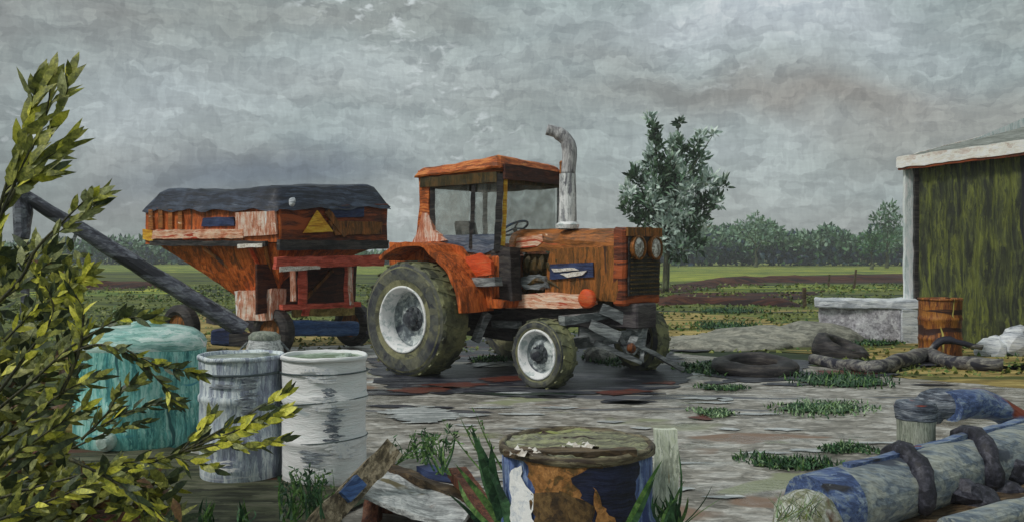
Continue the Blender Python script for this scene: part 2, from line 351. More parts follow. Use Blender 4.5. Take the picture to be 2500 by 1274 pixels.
M['twig'] = paint('twig', [(30, 32, 20), (50, 50, 28), (76, 74, 40)], 6, 'v', gain=1.1)
def leaf(name, cols, k=1, gain=1.3):
    m = paint(name, cols, k, 'o', rough=.5, bump=.6, gain=gain, contrast=.25)
    return m
M['leaf_dark'] = leaf('leaf dark', [(24, 44, 30), (38, 62, 38), (58, 84, 52)], .5)
M['leaf_mid'] = leaf('leaf mid', [(56, 86, 62), (86, 114, 90), (116, 140, 116)], .5, 1.4)
M['leaf_pale'] = leaf('leaf pale silver', [(120, 138, 130), (150, 166, 158), (182, 194, 186)], .5, 1.6)
M['leaf_olive'] = leaf('shrub olive leaf', [(80, 86, 36), (112, 116, 48), (142, 142, 66)], 5)
M['leaf_yellow'] = leaf('shrub yellow leaf', [(140, 144, 48), (174, 172, 54), (198, 192, 76)], 5, 1.3)
M['leaf_deep'] = leaf('shrub deep green leaf', [(34, 46, 26), (50, 62, 34), (68, 78, 42)], 5)
M['leaf_greyo'] = leaf('shrub grey olive leaf', [(98, 104, 66), (128, 132, 84), (152, 156, 108)], 5)
M['leaf_brown'] = leaf('red brown leaf', [(70, 50, 30), (96, 66, 38), (110, 86, 48)], 5)
M['blade'] = leaf('grass blade', [(44, 74, 34), (66, 100, 46), (96, 124, 66)], 5)
M['blade_pale'] = leaf('pale grass blade', [(90, 118, 84), (120, 146, 108), (150, 168, 130)], 5)
M['blade_deep'] = leaf('deep grass', [(20, 46, 28), (36, 68, 40), (60, 96, 60)], 3, 1.2)
M['blade_olive'] = leaf('olive grass', [(70, 82, 40), (94, 106, 50), (120, 126, 62)], 2)
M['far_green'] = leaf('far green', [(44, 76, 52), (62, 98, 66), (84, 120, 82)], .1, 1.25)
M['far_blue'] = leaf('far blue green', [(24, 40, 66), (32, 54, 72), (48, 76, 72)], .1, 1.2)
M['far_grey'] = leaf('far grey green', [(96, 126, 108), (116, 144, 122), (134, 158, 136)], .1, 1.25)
# ground
M['field'] = paint('field', [(52, 64, 36), (84, 98, 44), (118, 124, 60)], .25, 'x', rough=.9, bump=.4, acc=[((42, 56, 36), .57, .5, 'x'), ((150, 136, 84), .68, .6, 'x')], gain=1.0, dist=.01)
M['meadow'] = paint('bright meadow', [(70, 96, 44), (120, 138, 52), (176, 176, 72)], .22, 'x', rough=.9, bump=.2, contrast=.3, acc=[((58, 84, 48), .55, 1, 'x'), ((190, 182, 70), .64, 1, 'x')], gain=1.12)
M['ochre'] = paint('ochre dead grass', [(128, 112, 62), (164, 144, 84), (186, 168, 104)], .7, 'x', rough=.9, gain=.95, acc=[((86, 92, 46), .56, .8, 'x')])
M['soil'] = paint('ploughed soil', [(44, 24, 20), (72, 38, 28), (98, 60, 40)], .4, 'x', rough=.9, acc=[((92, 100, 50), .68, .6, 'x'), ((38, 22, 24), .56, .8, 'x')], gain=1.0)
M['gravel'] = paint('gravel yard', [(104, 101, 94), (138, 134, 126), (170, 168, 162)], 1.1, 'g', rough=.55, bump=1, gain=1.22, contrast=.26, wet=.54,
    acc=[((126, 104, 88), .65, .5, 'g'), ((84, 86, 92), .65, .7, 'x'), ((214, 217, 218), .655, .6, 'x'), ((136, 140, 112), .65, .5, 'g')])
M['mud'] = paint('dark wet mud', [(18, 21, 34), (44, 46, 60), (92, 94, 98)], 1.2, 'x', rough=.45, bump=1, gain=.95, contrast=.34, acc=[((96, 46, 36), .64, .6, 'x'), ((136, 134, 126), .62, .8, 'x'), ((30, 50, 36), .68, .6, 'x')])
M['redmud'] = paint('red mud', [(80, 36, 28), (112, 50, 36), (90, 62, 52)], 1.5, 'x', rough=.5, gain=.9)
M['undergrowth'] = paint('undergrowth soil', [(48, 50, 34), (78, 82, 58), (104, 104, 84)], 1.5, 'x', rough=.8, gain=.9, acc=[((92, 40, 28), .60, .5, 'x'), ((40, 54, 30), .58, .7, 'x')])
M['puddle'] = paint('puddle', [(136, 142, 144), (170, 174, 174), (204, 208, 208)], 1.6, 'x', rough=.25, bump=.6, gain=1.15)  # pale colour carries the sky reflection on the wet streaks
M['trackmud'] = paint('grey earth', [(100, 100, 92), (128, 128, 118), (148, 146, 134)], 1, 'g', rough=.8, gain=1.2, acc=[((70, 72, 78), .62, .8, 'x')])
def glass():
    m = bpy.data.materials.new('cab glass'); m.use_nodes = True; N = m.node_tree.nodes; L = m.node_tree.links
    out = N['Material Output']; b = N['Principled BSDF']; b.inputs['Base Color'].default_value = srgb((150, 152, 146), 1.3); b.inputs['Roughness'].default_value = .12
    t = N.new('ShaderNodeBsdfTransparent'); t.inputs[0].default_value = (.94, .95, .94, 1)
    n = N.new('ShaderNodeTexNoise'); n.inputs['Scale'].default_value = 5; n.inputs['Distortion'].default_value = 1
    r = N.new('ShaderNodeValToRGB'); r.color_ramp.elements[0].position = .35; r.color_ramp.elements[1].position = .7
    r.color_ramp.elements[0].color = (.06, .06, .06, 1); r.color_ramp.elements[1].color = (.26, .26, .26, 1)
    x = N.new('ShaderNodeMixShader'); tc = N.new('ShaderNodeTexCoord')
    L.new(tc.outputs['Object'], n.inputs['Vector']); L.new(n.outputs['Fac'], r.inputs[0]); L.new(r.outputs[0], x.inputs[0])
    L.new(t.outputs[0], x.inputs[1]); L.new(b.outputs[0], x.inputs[2]); L.new(x.outputs[0], out.inputs[0]); return m
M['glass'] = glass()

# ---------------------------------------------------------------- the setting: ground
def struct(name, bm, mat, **kw):
    kw.setdefault('L', 0); kw.setdefault('amp', 0)
    o = obj(name, bm, mat, None, **kw); o['kind'] = 'structure'; return o
bm = nb(); vs = [bm.verts.new(p) for p in ((-2500, -60, 0), (2500, -60, 0), (2500, 4000, 0), (-2500, 4000, 0))]; bm.faces.new(vs)
struct('ground', bm, M['field'])
def gp(name, pts, h, mat, step, amp, seed=0):
    bm = nb()
    for i, P in enumerate(pts if isinstance(pts[0], list) else [pts]): patch(bm, [G(*p) for p in P], h, step, amp, seed + i * 3)
    return struct(name, bm, mat)
gp('meadow', [[(-900, 636), (3600, 636), (3600, 672), (2200, 668), (1900, 674), (1560, 692), (900, 668), (300, 664), (-900, 668)], [(1620, 712), (1760, 700), (1980, 694), (2200, 694), (2200, 706), (1980, 708), (1700, 722)], [(-200, 712), (300, 710), (520, 700), (480, 716), (200, 724), (-200, 730)]], .006, M['meadow'], 2.5, 1.2)
gp('soil', [[(1500, 716), (1680, 700), (1900, 680), (2190, 668), (2700, 670), (2700, 684), (2200, 690), (2060, 690), (1900, 690), (1720, 706), (1560, 722)],
    [(1560, 728), (1700, 715), (1990, 710), (1990, 722), (1930, 746), (1700, 742), (1580, 742)],
    [(120, 690), (330, 686), (420, 694), (330, 706), (140, 708)]], .012, M['soil'], 1.5, .5)
gp('dry_grass', [[(1600, 760), (1800, 770), (2000, 800), (2240, 830), (2420, 845), (2900, 860), (2900, 930), (2300, 890), (2000, 860), (1750, 850), (1600, 830)],
    [(380, 772), (560, 764), (720, 790), (900, 790), (900, 840), (620, 850), (480, 862), (360, 800)],
    [(2480, 890), (2200, 905), (2250, 945), (2800, 960), (2800, 900)]], .012, M['ochre'], .5, .25)
gp('yard', [(380, 1060), (500, 900), (640, 850), (900, 842), (1200, 838), (1500, 850), (1700, 868), (1960, 892), (2250, 930), (2600, 955), (3300, 985), (3300, 2600), (-700, 2600), (-200, 1500), (250, 1180)], .018, M['gravel'], .25, .10)
gp('mud', [[(890, 880), (1060, 850), (1300, 800), (1620, 850), (1700, 905), (1660, 950), (1500, 962), (1330, 975), (1130, 965), (950, 958)],
    [(1700, 885), (1850, 870), (1990, 885), (1960, 930), (1840, 938), (1720, 920)]], .026, M['mud'], .12, .07)
rgm = random.Random(9); L_ = []
for k in range(46):
    px = rgm.uniform(880, 2300); py = rgm.choice((rgm.gauss(962, 10), rgm.gauss(880, 12), rgm.gauss(985, 22))) if px < 1720 else rgm.gauss(925, 14)
    w_ = rgm.uniform(25, 90); hh_ = rgm.uniform(2, 6)
    L_.append([(px - w_, py), (px - w_ * .3, py - hh_), (px + w_ * .6, py - hh_ * .7), (px + w_, py), (px + w_ * .2, py + hh_)])
gp('mud', L_, .029, M['mud'], .06, .04, 40)
L_ = []
for k in range(40):
    px = rgm.uniform(930, 2500); py = rgm.uniform(960, 1240); w_ = rgm.uniform(20, 80); hh_ = rgm.uniform(2, 5)
    L_.append([(px - w_, py), (px - w_ * .3, py - hh_), (px + w_ * .6, py - hh_ * .7), (px + w_, py), (px + w_ * .2, py + hh_)])
gp('puddle', L_, .0295, M['puddle'], .05, .03, 90)
gp('red_mud', [[(950, 958), (1010, 950), (1100, 952), (1090, 962), (1000, 966)], [(1020, 944), (1130, 938), (1200, 942), (1130, 952)], [(1170, 928), (1280, 920), (1310, 930), (1200, 938)], [(1440, 962), (1540, 954), (1600, 960), (1500, 970)], [(1560, 940), (1640, 934), (1650, 944)], [(1990, 908), (2120, 910), (2140, 918), (2000, 918)],
    [(1690, 1024), (1740, 1018), (1745, 1028), (1700, 1032)]], .032, M['redmud'], .04, .05)
gp('puddle', [[(930, 1012), (1040, 996), (1130, 1018), (1080, 1036), (1010, 1042)], [(1150, 890), (1270, 884), (1280, 896), (1170, 902)]], .034, M['puddle'], .02, .06)
gp('undergrowth', [(-400, 900), (100, 960), (330, 1080), (480, 1120), (560, 1160), (720, 1180), (860, 1200), (880, 1240), (800, 1330), (400, 1500), (-300, 1500), (-700, 1200)], .038, M['undergrowth'], .2, .1)
def bank(pts, w, h):
    bm = nb(); P = curve([G(*p) for p in pts], 8); rows = []
    for i, p in enumerate(P):
        t = i / (len(P) - 1); hh = h * min(1, 6 * t, 6 * (1 - t)) * (1 + .5 * noise.noise(p * .25)) + .02
        rows.append([bm.verts.new(p + Vector((0, dy * w, dz * hh))) for dy, dz in ((-1, 0), (-.55, .75), (0, 1), (.55, .8), (1, 0))])
    for i in range(len(rows) - 1):
        for k in range(4): bm.faces.new((rows[i][k], rows[i][k + 1], rows[i + 1][k + 1], rows[i + 1][k]))
    struct('soil', bm, M['soil'], amp=.05, fr=.8)
bank([(1640, 700), (1800, 688), (1960, 684), (2080, 682), (2200, 682)], 2.2, .28)
bank([(1600, 742), (1700, 738), (1820, 742), (1960, 746)], 1.0, .22)
bank([(190, 702), (280, 698), (350, 700), (400, 700)], 1.6, .22)
# low earth mound beside the front wheel
bm = nb(); cx = G(1830, 872); 
for (px, py, rx, ry, rz) in ((1740, 850, 1.5, .8, .20), (1880, 842, 1.3, .8, .32), (1985, 838, 1.0, .7, .38), (2050, 838, .6, .5, .26), (1660, 846, .9, .6, .12)):
    p = G(px, py); ball(bm, (p.x, p.y + .3, 0), rx, ry, rz, 4)
struct('terrain', bm, M['trackmud'], amp=.05, L=0, fr=2, smooth=True)

# ---------------------------------------------------------------- leaves, grass, trees
def leafq(bm, p, d, n, L, w, mi, bend=.15):
    d = d.normalized(); s = d.cross(n)
    if s.length < .05: s = d.cross(Vector((.3, 1, .2)))
    s.normalize(); u = s.cross(d)
    a = p; e = p + d * L - u * L * bend
    q1 = p + d * L * .33 + s * w * .5 + u * L * .03; q2 = p + d * L * .33 - s * w * .5 + u * L * .03
    r1 = p + d * L * .7 + s * w * .38 - u * L * bend * .3; r2 = p + d * L * .7 - s * w * .38 - u * L * bend * .3
    V = [bm.verts.new(x) for x in (a, q1, r1, e, r2, q2)]
    f1 = bm.faces.new((V[0], V[1], V[5])); f2 = bm.faces.new((V[1], V[2], V[4], V[5])); f3 = bm.faces.new((V[2], V[3], V[4]))
    for f in (f1, f2, f3): f.material_index = mi; f.smooth = True
def rv(rg): return Vector((rg.gauss(0, 1), rg.gauss(0, 1), rg.gauss(0, 1))).normalized()
def pick(rg, ws):
    t = rg.random() * sum(ws)
    for i, w in enumerate(ws):
        t -= w
        if t <= 0: return i
    return 0
def blades(bm, c, rx, ry, n, h, w, rg, mi=(1,), lean=.5, seg=3):
    for _ in range(n):
        a = rg.random() * 6.283; r = math.sqrt(rg.random())
        p = Vector((c[0] + math.cos(a) * r * rx, c[1] + math.sin(a) * r * ry, c[2] if len(c) > 2 else 0))
        hh = h * rg.uniform(.45, 1.1) * (1.15 - .5 * r); la = rg.random() * 6.283; l = rg.random() * lean
        s = Vector((math.cos(la + 1.3), math.sin(la + 1.3) * .4, 0)).normalized() * w * rg.uniform(.6, 1.3) / 2
        prev = None; m = pick(rg, mi)
        for k in range(seg + 1):
            t = k / seg; q = p + Vector((math.cos(la) * l * hh * t * t, math.sin(la) * l * hh * t * t, hh * t * (1 - .25 * l * t)))
            ww = s * (1 - t) ** .6
            cur = [bm.verts.new(q - ww), bm.verts.new(q + ww)] if k < seg else [bm.verts.new(q)]
            if prev:
                f = bm.faces.new((prev[0], prev[1], *cur[::-1])); f.material_index = m
            prev = cur
def clump(name, px0, px1, py0, py1, n, h, label, mats, w=.03, seed=1, cat='grass clump', group=None, lean=1.7, mi=(1, 1, 1)):
    rg = random.Random(seed); a = G(px0, (py0 + py1) / 2); b = G(px1, (py0 + py1) / 2); z0 = G(0, py1).y; z1 = G(0, py0).y
    bm = nb(); c = (a + b) / 2; c.y = (z0 + z1) / 2
    rx = (b.x - a.x) / 2; ry = (z1 - z0) / 2
    patch(bm, [Vector((c.x - rx * .8, c.y - ry * .1, 0)), Vector((c.x - rx * .3, c.y - ry * .45, 0)), Vector((c.x + rx * .5, c.y - ry * .35, 0)), Vector((c.x + rx * .8, c.y, 0)), Vector((c.x + rx * .5, c.y + ry * .5, 0)), Vector((c.x - rx * .5, c.y + ry * .4, 0))], .04, .03, .05, seed)
    nn = 5
    for i in range(nn):
        cc = (c.x + (i / 2 - 1) * .62 * rx, c.y + rg.uniform(-.45, .45) * ry, .03)
        blades(bm, cc, rx * .5, ry * .6, n // nn, h, w, rg, mi, lean)
    o = obj(name, bm, mats, None, amp=0, L=0); return tag(o, label, cat, group)
LG = [M['blade_deep'], M['blade'], M['blade_pale']]
clumps = [
 (1430, 1560, 862, 905, .10, 'dark green grass clump between the two front wheels of the tractor', (3, 1, 0)),
 (1650, 1800, 885, 925, .10, 'dark green weeds on the yard just right of the far front tractor wheel', (3, 1, .4)),
 (1930, 2195, 905, 970, .13, 'widest dark green weed patch, below the grey driftwood log', (5, 1, .2)),
 (1880, 2140, 978, 1030, .09, 'pale and dark green weed patch left of the upright blue grey stub pipe', (2, 1, 3)),
 (2000, 2130, 1088, 1118, .07, 'narrow dark green weed streak on gravel above the lowest weed patch', (4, 1, 1)),
 (1815, 2045, 1120, 1165, .09, 'lowest dark green weed patch on the open gravel', (4, 1, .6)),
 (1690, 1870, 790, 812, .16, 'dark green grass streak in the field right of the far front wheel', (4, 1, 0)),
 (2060, 2200, 832, 850, .10, 'dark green grass along the foot of the white block bench', (4, 1, 0)),
 (1150, 1290, 868, 892, .10, 'dark green grass under the tractor belly behind the near front wheel', (4, 1, 0)),
 (2030, 2110, 858, 872, .08, 'small dark green tuft between bent tyre and rusty drum', (4, 1, 0)),
 (2390, 2500, 850, 872, .10, 'dark green grass beside the white rubble at the shed foot', (4, 1, 0)),
 (1700, 1860, 752, 770, .16, 'dark green grass streak below the brown ploughed strip', (4, 1, 0)),
 (1690, 1800, 1002, 1030, .05, 'faint pale green sprig on gravel in the middle of the yard', (1, 1, 3)),
 (1700, 1830, 945, 962, .07, 'thin green streak of weeds on the mud edge below the flat tyre', (4, 1, 1)),
]
for i, (x0, x1, y0, y1, h, lb, mi) in enumerate(clumps):
    clump('grass_clump', x0, x1, y0, y1, 420 if i < 6 else 260, h, lb, LG, .035 if y0 < 900 else .02, 10 + i, group='low green weed patches on the yard', mi=mi)
# rough grass over the field, thin strokes (stuff)
bm = nb(); rg = random.Random(5)
for _ in range(2600):
    z = 12 + 38 * rg.random() ** 1.6; x = rg.uniform(-.62, .62) * z
    if -.42 * z < x < .17 * z and z < 15: continue
    if z < 15 and 0 < x < 5: continue
    blades(bm, (x, z, 0), .6, .3, 5, .05 + .003 * z, .05 + .002 * z, rg, (1, 5, 0), 1.6, 2)
o = obj('grass', bm, [M['blade'], M['blade_olive'], M['leaf_deep']], None, amp=0, L=0); tag(o, 'rough olive and green grass of the fields behind the yard', None, None, 'stuff')

def far_mass(name, spans, z, mats, ws, n, seed, size=1.0):
    rg = random.Random(seed); bm = nb()
    for _ in range(n):
        px = rg.uniform(spans[0][0], spans[-1][0]); top = 0
        for (a, ya), (b, yb) in zip(spans, spans[1:]):
            if a <= px <= b: top = ya + (yb - ya) * (px - a) / (b - a)
        top += 16 * noise.noise(Vector((px * .03, seed, 0))) + 8 * noise.noise(Vector((px * .11, seed, 4)))
        t = rg.random() ** .8; py = 646 - (646 - top) * t; zz = z + rg.uniform(-8, 8)
        p = W(px, py, zz); p.z = max(p.z, .2)
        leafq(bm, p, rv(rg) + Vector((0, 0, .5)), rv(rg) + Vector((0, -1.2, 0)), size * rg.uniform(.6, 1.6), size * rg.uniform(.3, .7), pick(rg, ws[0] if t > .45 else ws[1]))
    o = obj(name, bm, mats, None, amp=0, L=0); return o
FM = [M['far_green'], M['far_blue'], M['far_grey']]
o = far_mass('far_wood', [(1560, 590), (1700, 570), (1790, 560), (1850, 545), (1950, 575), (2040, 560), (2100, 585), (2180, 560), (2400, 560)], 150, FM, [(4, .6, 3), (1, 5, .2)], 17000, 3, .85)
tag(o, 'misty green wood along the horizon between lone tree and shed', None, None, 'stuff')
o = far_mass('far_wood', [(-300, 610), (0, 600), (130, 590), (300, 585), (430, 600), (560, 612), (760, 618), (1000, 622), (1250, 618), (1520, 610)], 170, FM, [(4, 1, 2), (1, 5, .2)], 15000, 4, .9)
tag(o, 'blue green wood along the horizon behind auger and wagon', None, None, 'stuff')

def tree(name, label, blobs, base, trunk_r, z, mats, ws, dens, lsize, seed, up=.6, limbs=True):
    rg = random.Random(seed); b = W(base[0], HY, z); b.z = 0
    root = empty(name, b, label, 'tree')
    bm = nb(); top = W(blobs[0][0], blobs[0][1], z)
    mid = W(base[0], (base[1] + blobs[0][1]) / 2, z)
    tube(bm, curve([b, mid.lerp(b, .4) + Vector((.1, 0, 0)), mid, top]), [trunk_r * (1 - .9 * i / 18) for i in range(19)], 8)
    for (px, py, r) in blobs:
        c = W(px, py, z); s = b.lerp(mid, rg.uniform(.5, 1)) if c.z < mid.z * 1.3 else mid.lerp(top, rg.uniform(0, .4))
        s = Vector((s.x, s.y, min(s.z, c.z)))
        tube(bm, curve([s, s.lerp(c, .5) + Vector((0, rg.uniform(-.2, .2), -.15)), c], 3), [trunk_r * .38, trunk_r * .3, trunk_r * .25, trunk_r * .2, trunk_r * .15, trunk_r * .12, trunk_r * .06], 5)
    obj('trunk', bm, M['bark'], root, amp=.02, L=0, smooth=True)
    bm = nb()
    for (px, py, r) in blobs:
        c = W(px, py, z); rr = r / F * z
        for _ in range(int(dens * rr * rr) + 14):
            v = rv(rg) * rr * rg.random() ** .45; p = c + Vector((v.x, v.y, v.z * 1.15))
            d = v.normalized() * .6 + rv(rg) * .6 + Vector((0, 0, up))
            # leaves come in small sprays of one tone
            tone = noise.noise(p * 1.1) * 1.1 + rg.gauss(0, .12) + .10
            m = 0 if tone < .0 else (1 if tone < .16 else 2)
            if m >= len(mats): m = 0
            leafq(bm, p, d, rv(rg) + Vector((0, -1, .2)), lsize * rg.uniform(.5, 1.4), lsize * rg.uniform(.2, .5), m)
    obj('crown', bm, mats, root, amp=0, L=0)
    return root
TM = [M['leaf_dark'], M['leaf_mid'], M['leaf_pale']]
blobs = [(1659, 300, 6), (1655, 345, 12), (1600, 360, 16), (1660, 370, 20), (1640, 352, 10), (1712, 330, 9), (1700, 355, 14), (1742, 328, 4), (1588, 395, 24), (1645, 405, 30), (1702, 388, 22),
 (1556, 432, 22), (1600, 450, 40), (1660, 450, 46), (1722, 440, 24), (1764, 452, 13), (1535, 470, 18), (1590, 500, 36), (1650, 510, 42), (1715, 505, 26), (1745, 490, 18), (1535, 510, 18), (1570, 540, 22),
 (1620, 560, 34), (1670, 565, 34), (1710, 545, 22), (1655, 605, 30), (1700, 600, 20), (1588, 288, 7), (1594, 312, 9), (1600, 335, 12)]
tree('broadleaf_tree', 'lone ragged silver and dark green tree standing behind the tractor bonnet', blobs, (1624, 700), .17, 40, TM, None, 620, .34, 8, .5)
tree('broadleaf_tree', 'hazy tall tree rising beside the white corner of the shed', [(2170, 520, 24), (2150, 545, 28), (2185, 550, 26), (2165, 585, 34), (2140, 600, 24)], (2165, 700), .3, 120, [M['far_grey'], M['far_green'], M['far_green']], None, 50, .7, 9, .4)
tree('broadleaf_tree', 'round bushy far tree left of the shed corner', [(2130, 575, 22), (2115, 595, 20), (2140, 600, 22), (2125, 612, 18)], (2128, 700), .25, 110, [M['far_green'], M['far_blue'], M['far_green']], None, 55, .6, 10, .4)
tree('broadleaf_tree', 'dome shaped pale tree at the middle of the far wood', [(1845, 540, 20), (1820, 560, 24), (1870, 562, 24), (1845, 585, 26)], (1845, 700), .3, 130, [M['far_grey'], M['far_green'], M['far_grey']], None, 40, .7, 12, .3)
# small weathered fence posts in the field
bm0 = []
for i, (px, py, h, lb) in enumerate(((1964, 752, 50, 'nearest weathered post standing below the end of the lower brown strip'), (2022, 700, 30, 'short brown post on the upper brown strip, left of its neighbour'), (2084, 704, 46, 'leaning brown post on the upper brown strip near the shed'))):
    p = G(px, py); hh = h / F * p.y; bm = nb()
    hexa(bm, [p + Vector((a * .05, b * .05, -.1)) for a, b in ((-1, -1), (1, -1), (1, 1), (-1, 1))], [p + Vector((a * .045 + .06 * i, b * .045, hh)) for a, b in ((-1, -1), (1, -1), (1, 1), (-1, 1))])
    tag(obj('fence_post', bm, M['plank_dark'], None, amp=.015, L=.2), lb, 'fence post', 'weathered posts in the field')

# ---------------------------------------------------------------- the shed
def lerp(a, b, t): return a + (b - a) * t
c0 = Vector((7.66, 17.2, 0)); wd = Vector((.347, -.938, 0)); rd = Vector((.938, .347, 0)); EH = 3.36
root = empty('metal_shed', c0, 'olive green ribbed farm shed with white corner board and white red roof edge', 'shed')
bm = nb(); c1 = c0 + wd * 8.5; n = 100
prev = None                                             # ribbed wall sheet
pts = []
for i in range(n + 1):
    t = i / n; q = c0 + wd * 8.5 * t; k = i % 4; o_ = (-.0 if k in (0, 1) else -.035)
    pts.append(q - rd * (-o_))
for i in range(n):
    a, b = pts[i], pts[i + 1]; f = [bm.verts.new(x) for x in (a, b, b + Vector((0, 0, EH)), a + Vector((0, 0, EH)))]; bm.faces.new(f)
bmesh.ops.remove_doubles(bm, verts=bm.verts, dist=1e-4)
obj('wall', bm, M['shed_wall'], root, amp=.01, L=.6)
bm = nb(); q0 = c0 + rd * .1; q1 = c1 + rd * .1; w_ = rd * 7
hexa(bm, [q0, q1, q1 + w_, q0 + w_], [p + Vector((0, 0, EH)) for p in (q0, q1, q1 + w_, q0 + w_)])
rg1 = [bm.verts.new(p) for p in (q0 + Vector((0, 0, EH + .003)), q0 + w_ + Vector((0, 0, EH + .003)), q0 + rd * 3.5 + Vector((0, 0, EH + 1.3)))]; bm.faces.new(rg1)
obj('wall', bm, M['shed_white'], root, amp=0, L=0)
bm = nb(); beam(bm, c0 - rd * .06 - wd * .04, c0 - rd * .06 - wd * .04 + Vector((0, 0, EH)), .20, .10); obj('corner_board', bm, M['shed_white'], root, amp=.012, L=.3)
bm = nb()
for i in range(1): beam(bm, c0 - rd * .05 + wd * .13, c0 - rd * .05 + wd * .13 + Vector((0, 0, EH - .02)), .09, .08)
obj('corner_post', bm, M['black'], root, amp=.015, L=.3)
e0 = c0 - rd * .22 - wd * .12; e1 = c1 - rd * .22
bm = nb(); z_ = Vector((0, 0, 1))
r0 = e0 + rd * 4.2 + z_ * (EH + 1.05); r1 = e1 + rd * 4.2 + z_ * (EH + 1.05)
slab(bm, [e0 + z_ * (EH + .05), e1 + z_ * (EH + .05), r1, r0], z_ * .06)
slab(bm, [r0 + z_ * .001, r1 + z_ * .001, r1 + rd * 4 - z_ * 1.5, r0 + rd * 4 - z_ * 1.5], z_ * .06)
obj('roof', bm, M['roof'], root, amp=.012, L=.5)
bm = nb(); beam(bm, e0 + z_ * (EH + .02) - rd * .03, e1 + z_ * (EH + .02) - rd * .03, .07, .21); obj('eave_board', bm, M['fascia'], root, amp=.015, L=.25)
bm = nb(); beam(bm, e0 + z_ * (EH - .10) - rd * .02, e1 + z_ * (EH - .10) - rd * .02, .05, .05); obj('drip_edge', bm, M['darkred'], root, amp=.012, L=.25)
bm = nb(); slab(bm, [e0 + z_ * (EH - .06) - wd * .03, r0 - z_ * .11 - wd * .03, r0 + z_ * .09 - wd * .03, e0 + z_ * (EH + .12) - wd * .03], -wd * .05); obj('rake_board', bm, M['fascia'], root, amp=.012, L=.25)

# white block bench in front of the shed
root = empty('block_bench', G(2115, 825), 'long whitewashed block bench with grey front left of the rusty drum', 'bench')
zb = G(0, 832).y
A = G(2000, 832); B = G(2200, 838); hh = H - (735 - HY) / F * A.y
back = Vector((.25, .75, 0))
bm = nb(); slab(bm, [A, B, B + back, A + back], Vector((0, 0, hh - .12))); obj('base', bm, M['grey_block'], root, amp=.02, L=.2, bev=.02)
bm = nb(); a = A + Vector((-.12, -.1, hh - .12)); b = B + Vector((.3, -.1, hh - .12)); slab(bm, [a, b, b + back * 1.3, a + back * 1.3], Vector((0, 0, .16))); obj('top', bm, M['white_block'], root, amp=.02, L=.2, bev=.02)
bm = nb(); slab(bm, [B + Vector((.004, -.06, 0)), B + Vector((.28, -.06, 0)), B + Vector((.28, .5, 0)), B + Vector((.004, .5, 0))], Vector((0, 0, hh - .125))); obj('end_pier', bm, M['white_block'], root, amp=.012, L=.2)

def drum(name, label, c, r, h, mat, lidmat, ribs=(.33, .66), hoops=(), hoopmat='hoop', group=None, open_=False, cat='drum', rim=None):
    root = empty(name, c, label, cat, group); c = Vector(c)
    pr = [(r * .97, 0), (r, .015)]
    for t in ribs: pr += [(r, h * t - .035), (r + .012, h * t - .015), (r + .012, h * t + .015), (r, h * t + .035)]
    pr += [(r, h - .02)]
    if open_: pr += [(r * .97, h - .02), (r * .965, .03)]
    bm = nb(); lathe(bm, pr, c, seg=48); obj('body', bm, mat, root, amp=.006, fr=5, L=.12, smooth=True)
    bm = nb(); lathe(bm, [(r * .955, h - .03), (r * 1.0 + .012, h - .03), (r + .014, h - .006), (r + .004, h + .004), (r * .965, h), (r * .955, h - .03)], c, seg=48); obj('rim', bm, rim or mat, root, amp=.006, fr=5, L=0, smooth=True)
    if not open_:
        bm = nb(); lathe(bm, [(r * .96, h - .02), (r * .6, h - .018), (0, h - .016)], c, seg=48)
        lathe(bm, [(.035, h - .017), (.035, h + .005), (0, h + .006)], c + Vector((r * .5, r * .2, 0)), seg=12)
        obj('lid', bm, lidmat, root, amp=.004, L=0)
    for (t, dz, rr) in hoops:
        bm = nb(); pts = [c + Vector((math.cos(a) * (r + .012), math.sin(a) * (r + .012), h * t + dz * math.cos(a + .6))) for a in [2 * math.pi * k / 40 for k in range(41)]]
        tube(bm, pts, rr, 6); obj('hoop', bm, M[hoopmat], root, amp=.003, L=0, smooth=True)
    return root
def at(px, z): return Vector(((px - 1250) / F * z, z, .02))
wroot = drum('steel_drum', 'white chalky steel drum with dark hoops, nearest the tractor rear wheel', at(792, 6.45), .295, .88, M['white_drum'], M['lid_white'], hoops=((.87, .004, .006), (.63, .035, .005), (.33, .02, .004)), group='drums standing left of the tractor')
groot = drum('steel_drum', 'grey violet steel drum between the teal tank and the white drum', at(590, 6.5), .29, .875, M['grey_drum'], M['grey_top'], hoops=((.86, .006, .009),), group='drums standing left of the tractor')
root = drum('steel_drum', 'blue steel drum with rust blotches and mossy rubbish filled top in the foreground', at(1408, 3.45), .285, .872, M['blue_drum'], None, open_=True, rim=M['drum_rust'])
bm = nb(); c = at(1408, 3.45); lathe(bm, [(.277, .862), (.15, .868), (0, .872)], c, seg=40); obj('filling', bm, M['moss_lid'], root, amp=.012, fr=14, L=.03)
def shell(name, root, c, r, pix, mat, seed=0, amp=.012, lift=.004):
    # a ragged patch of paint or rust bent round the drum wall; outline given as (azimuth degrees, height)
    c = Vector(c); P = ragged([Vector((R(a) * r, h, 0)) for a, h in pix], .02, amp, seed); bm = nb()
    vs = [bm.verts.new(p) for p in P]; f = bm.faces.new(vs); bmesh.ops.triangulate(bm, faces=[f]); chop(bm, .05)
    for v in bm.verts:
        a = v.co.x / r; h = max(.03, min(.85, v.co.y)); v.co = c + Vector((math.sin(a) * (r + lift), -math.cos(a) * (r + lift), h))
    return obj(name, bm, mat, root, amp=0, L=0)
M['rust_ochre'] = paint('ochre rust', [(98, 74, 40), (150, 102, 54), (176, 126, 74)], 5, 'o', gain=1.0)
M['rust_brown'] = paint('brown rust', [(58, 44, 30), (92, 70, 42), (112, 88, 54)], 5, 'o', gain=1.0)
M['ink'] = paint('dark navy paint', [(14, 16, 30), (22, 26, 52), (34, 40, 70)], 5, 'h', gain=1.0)
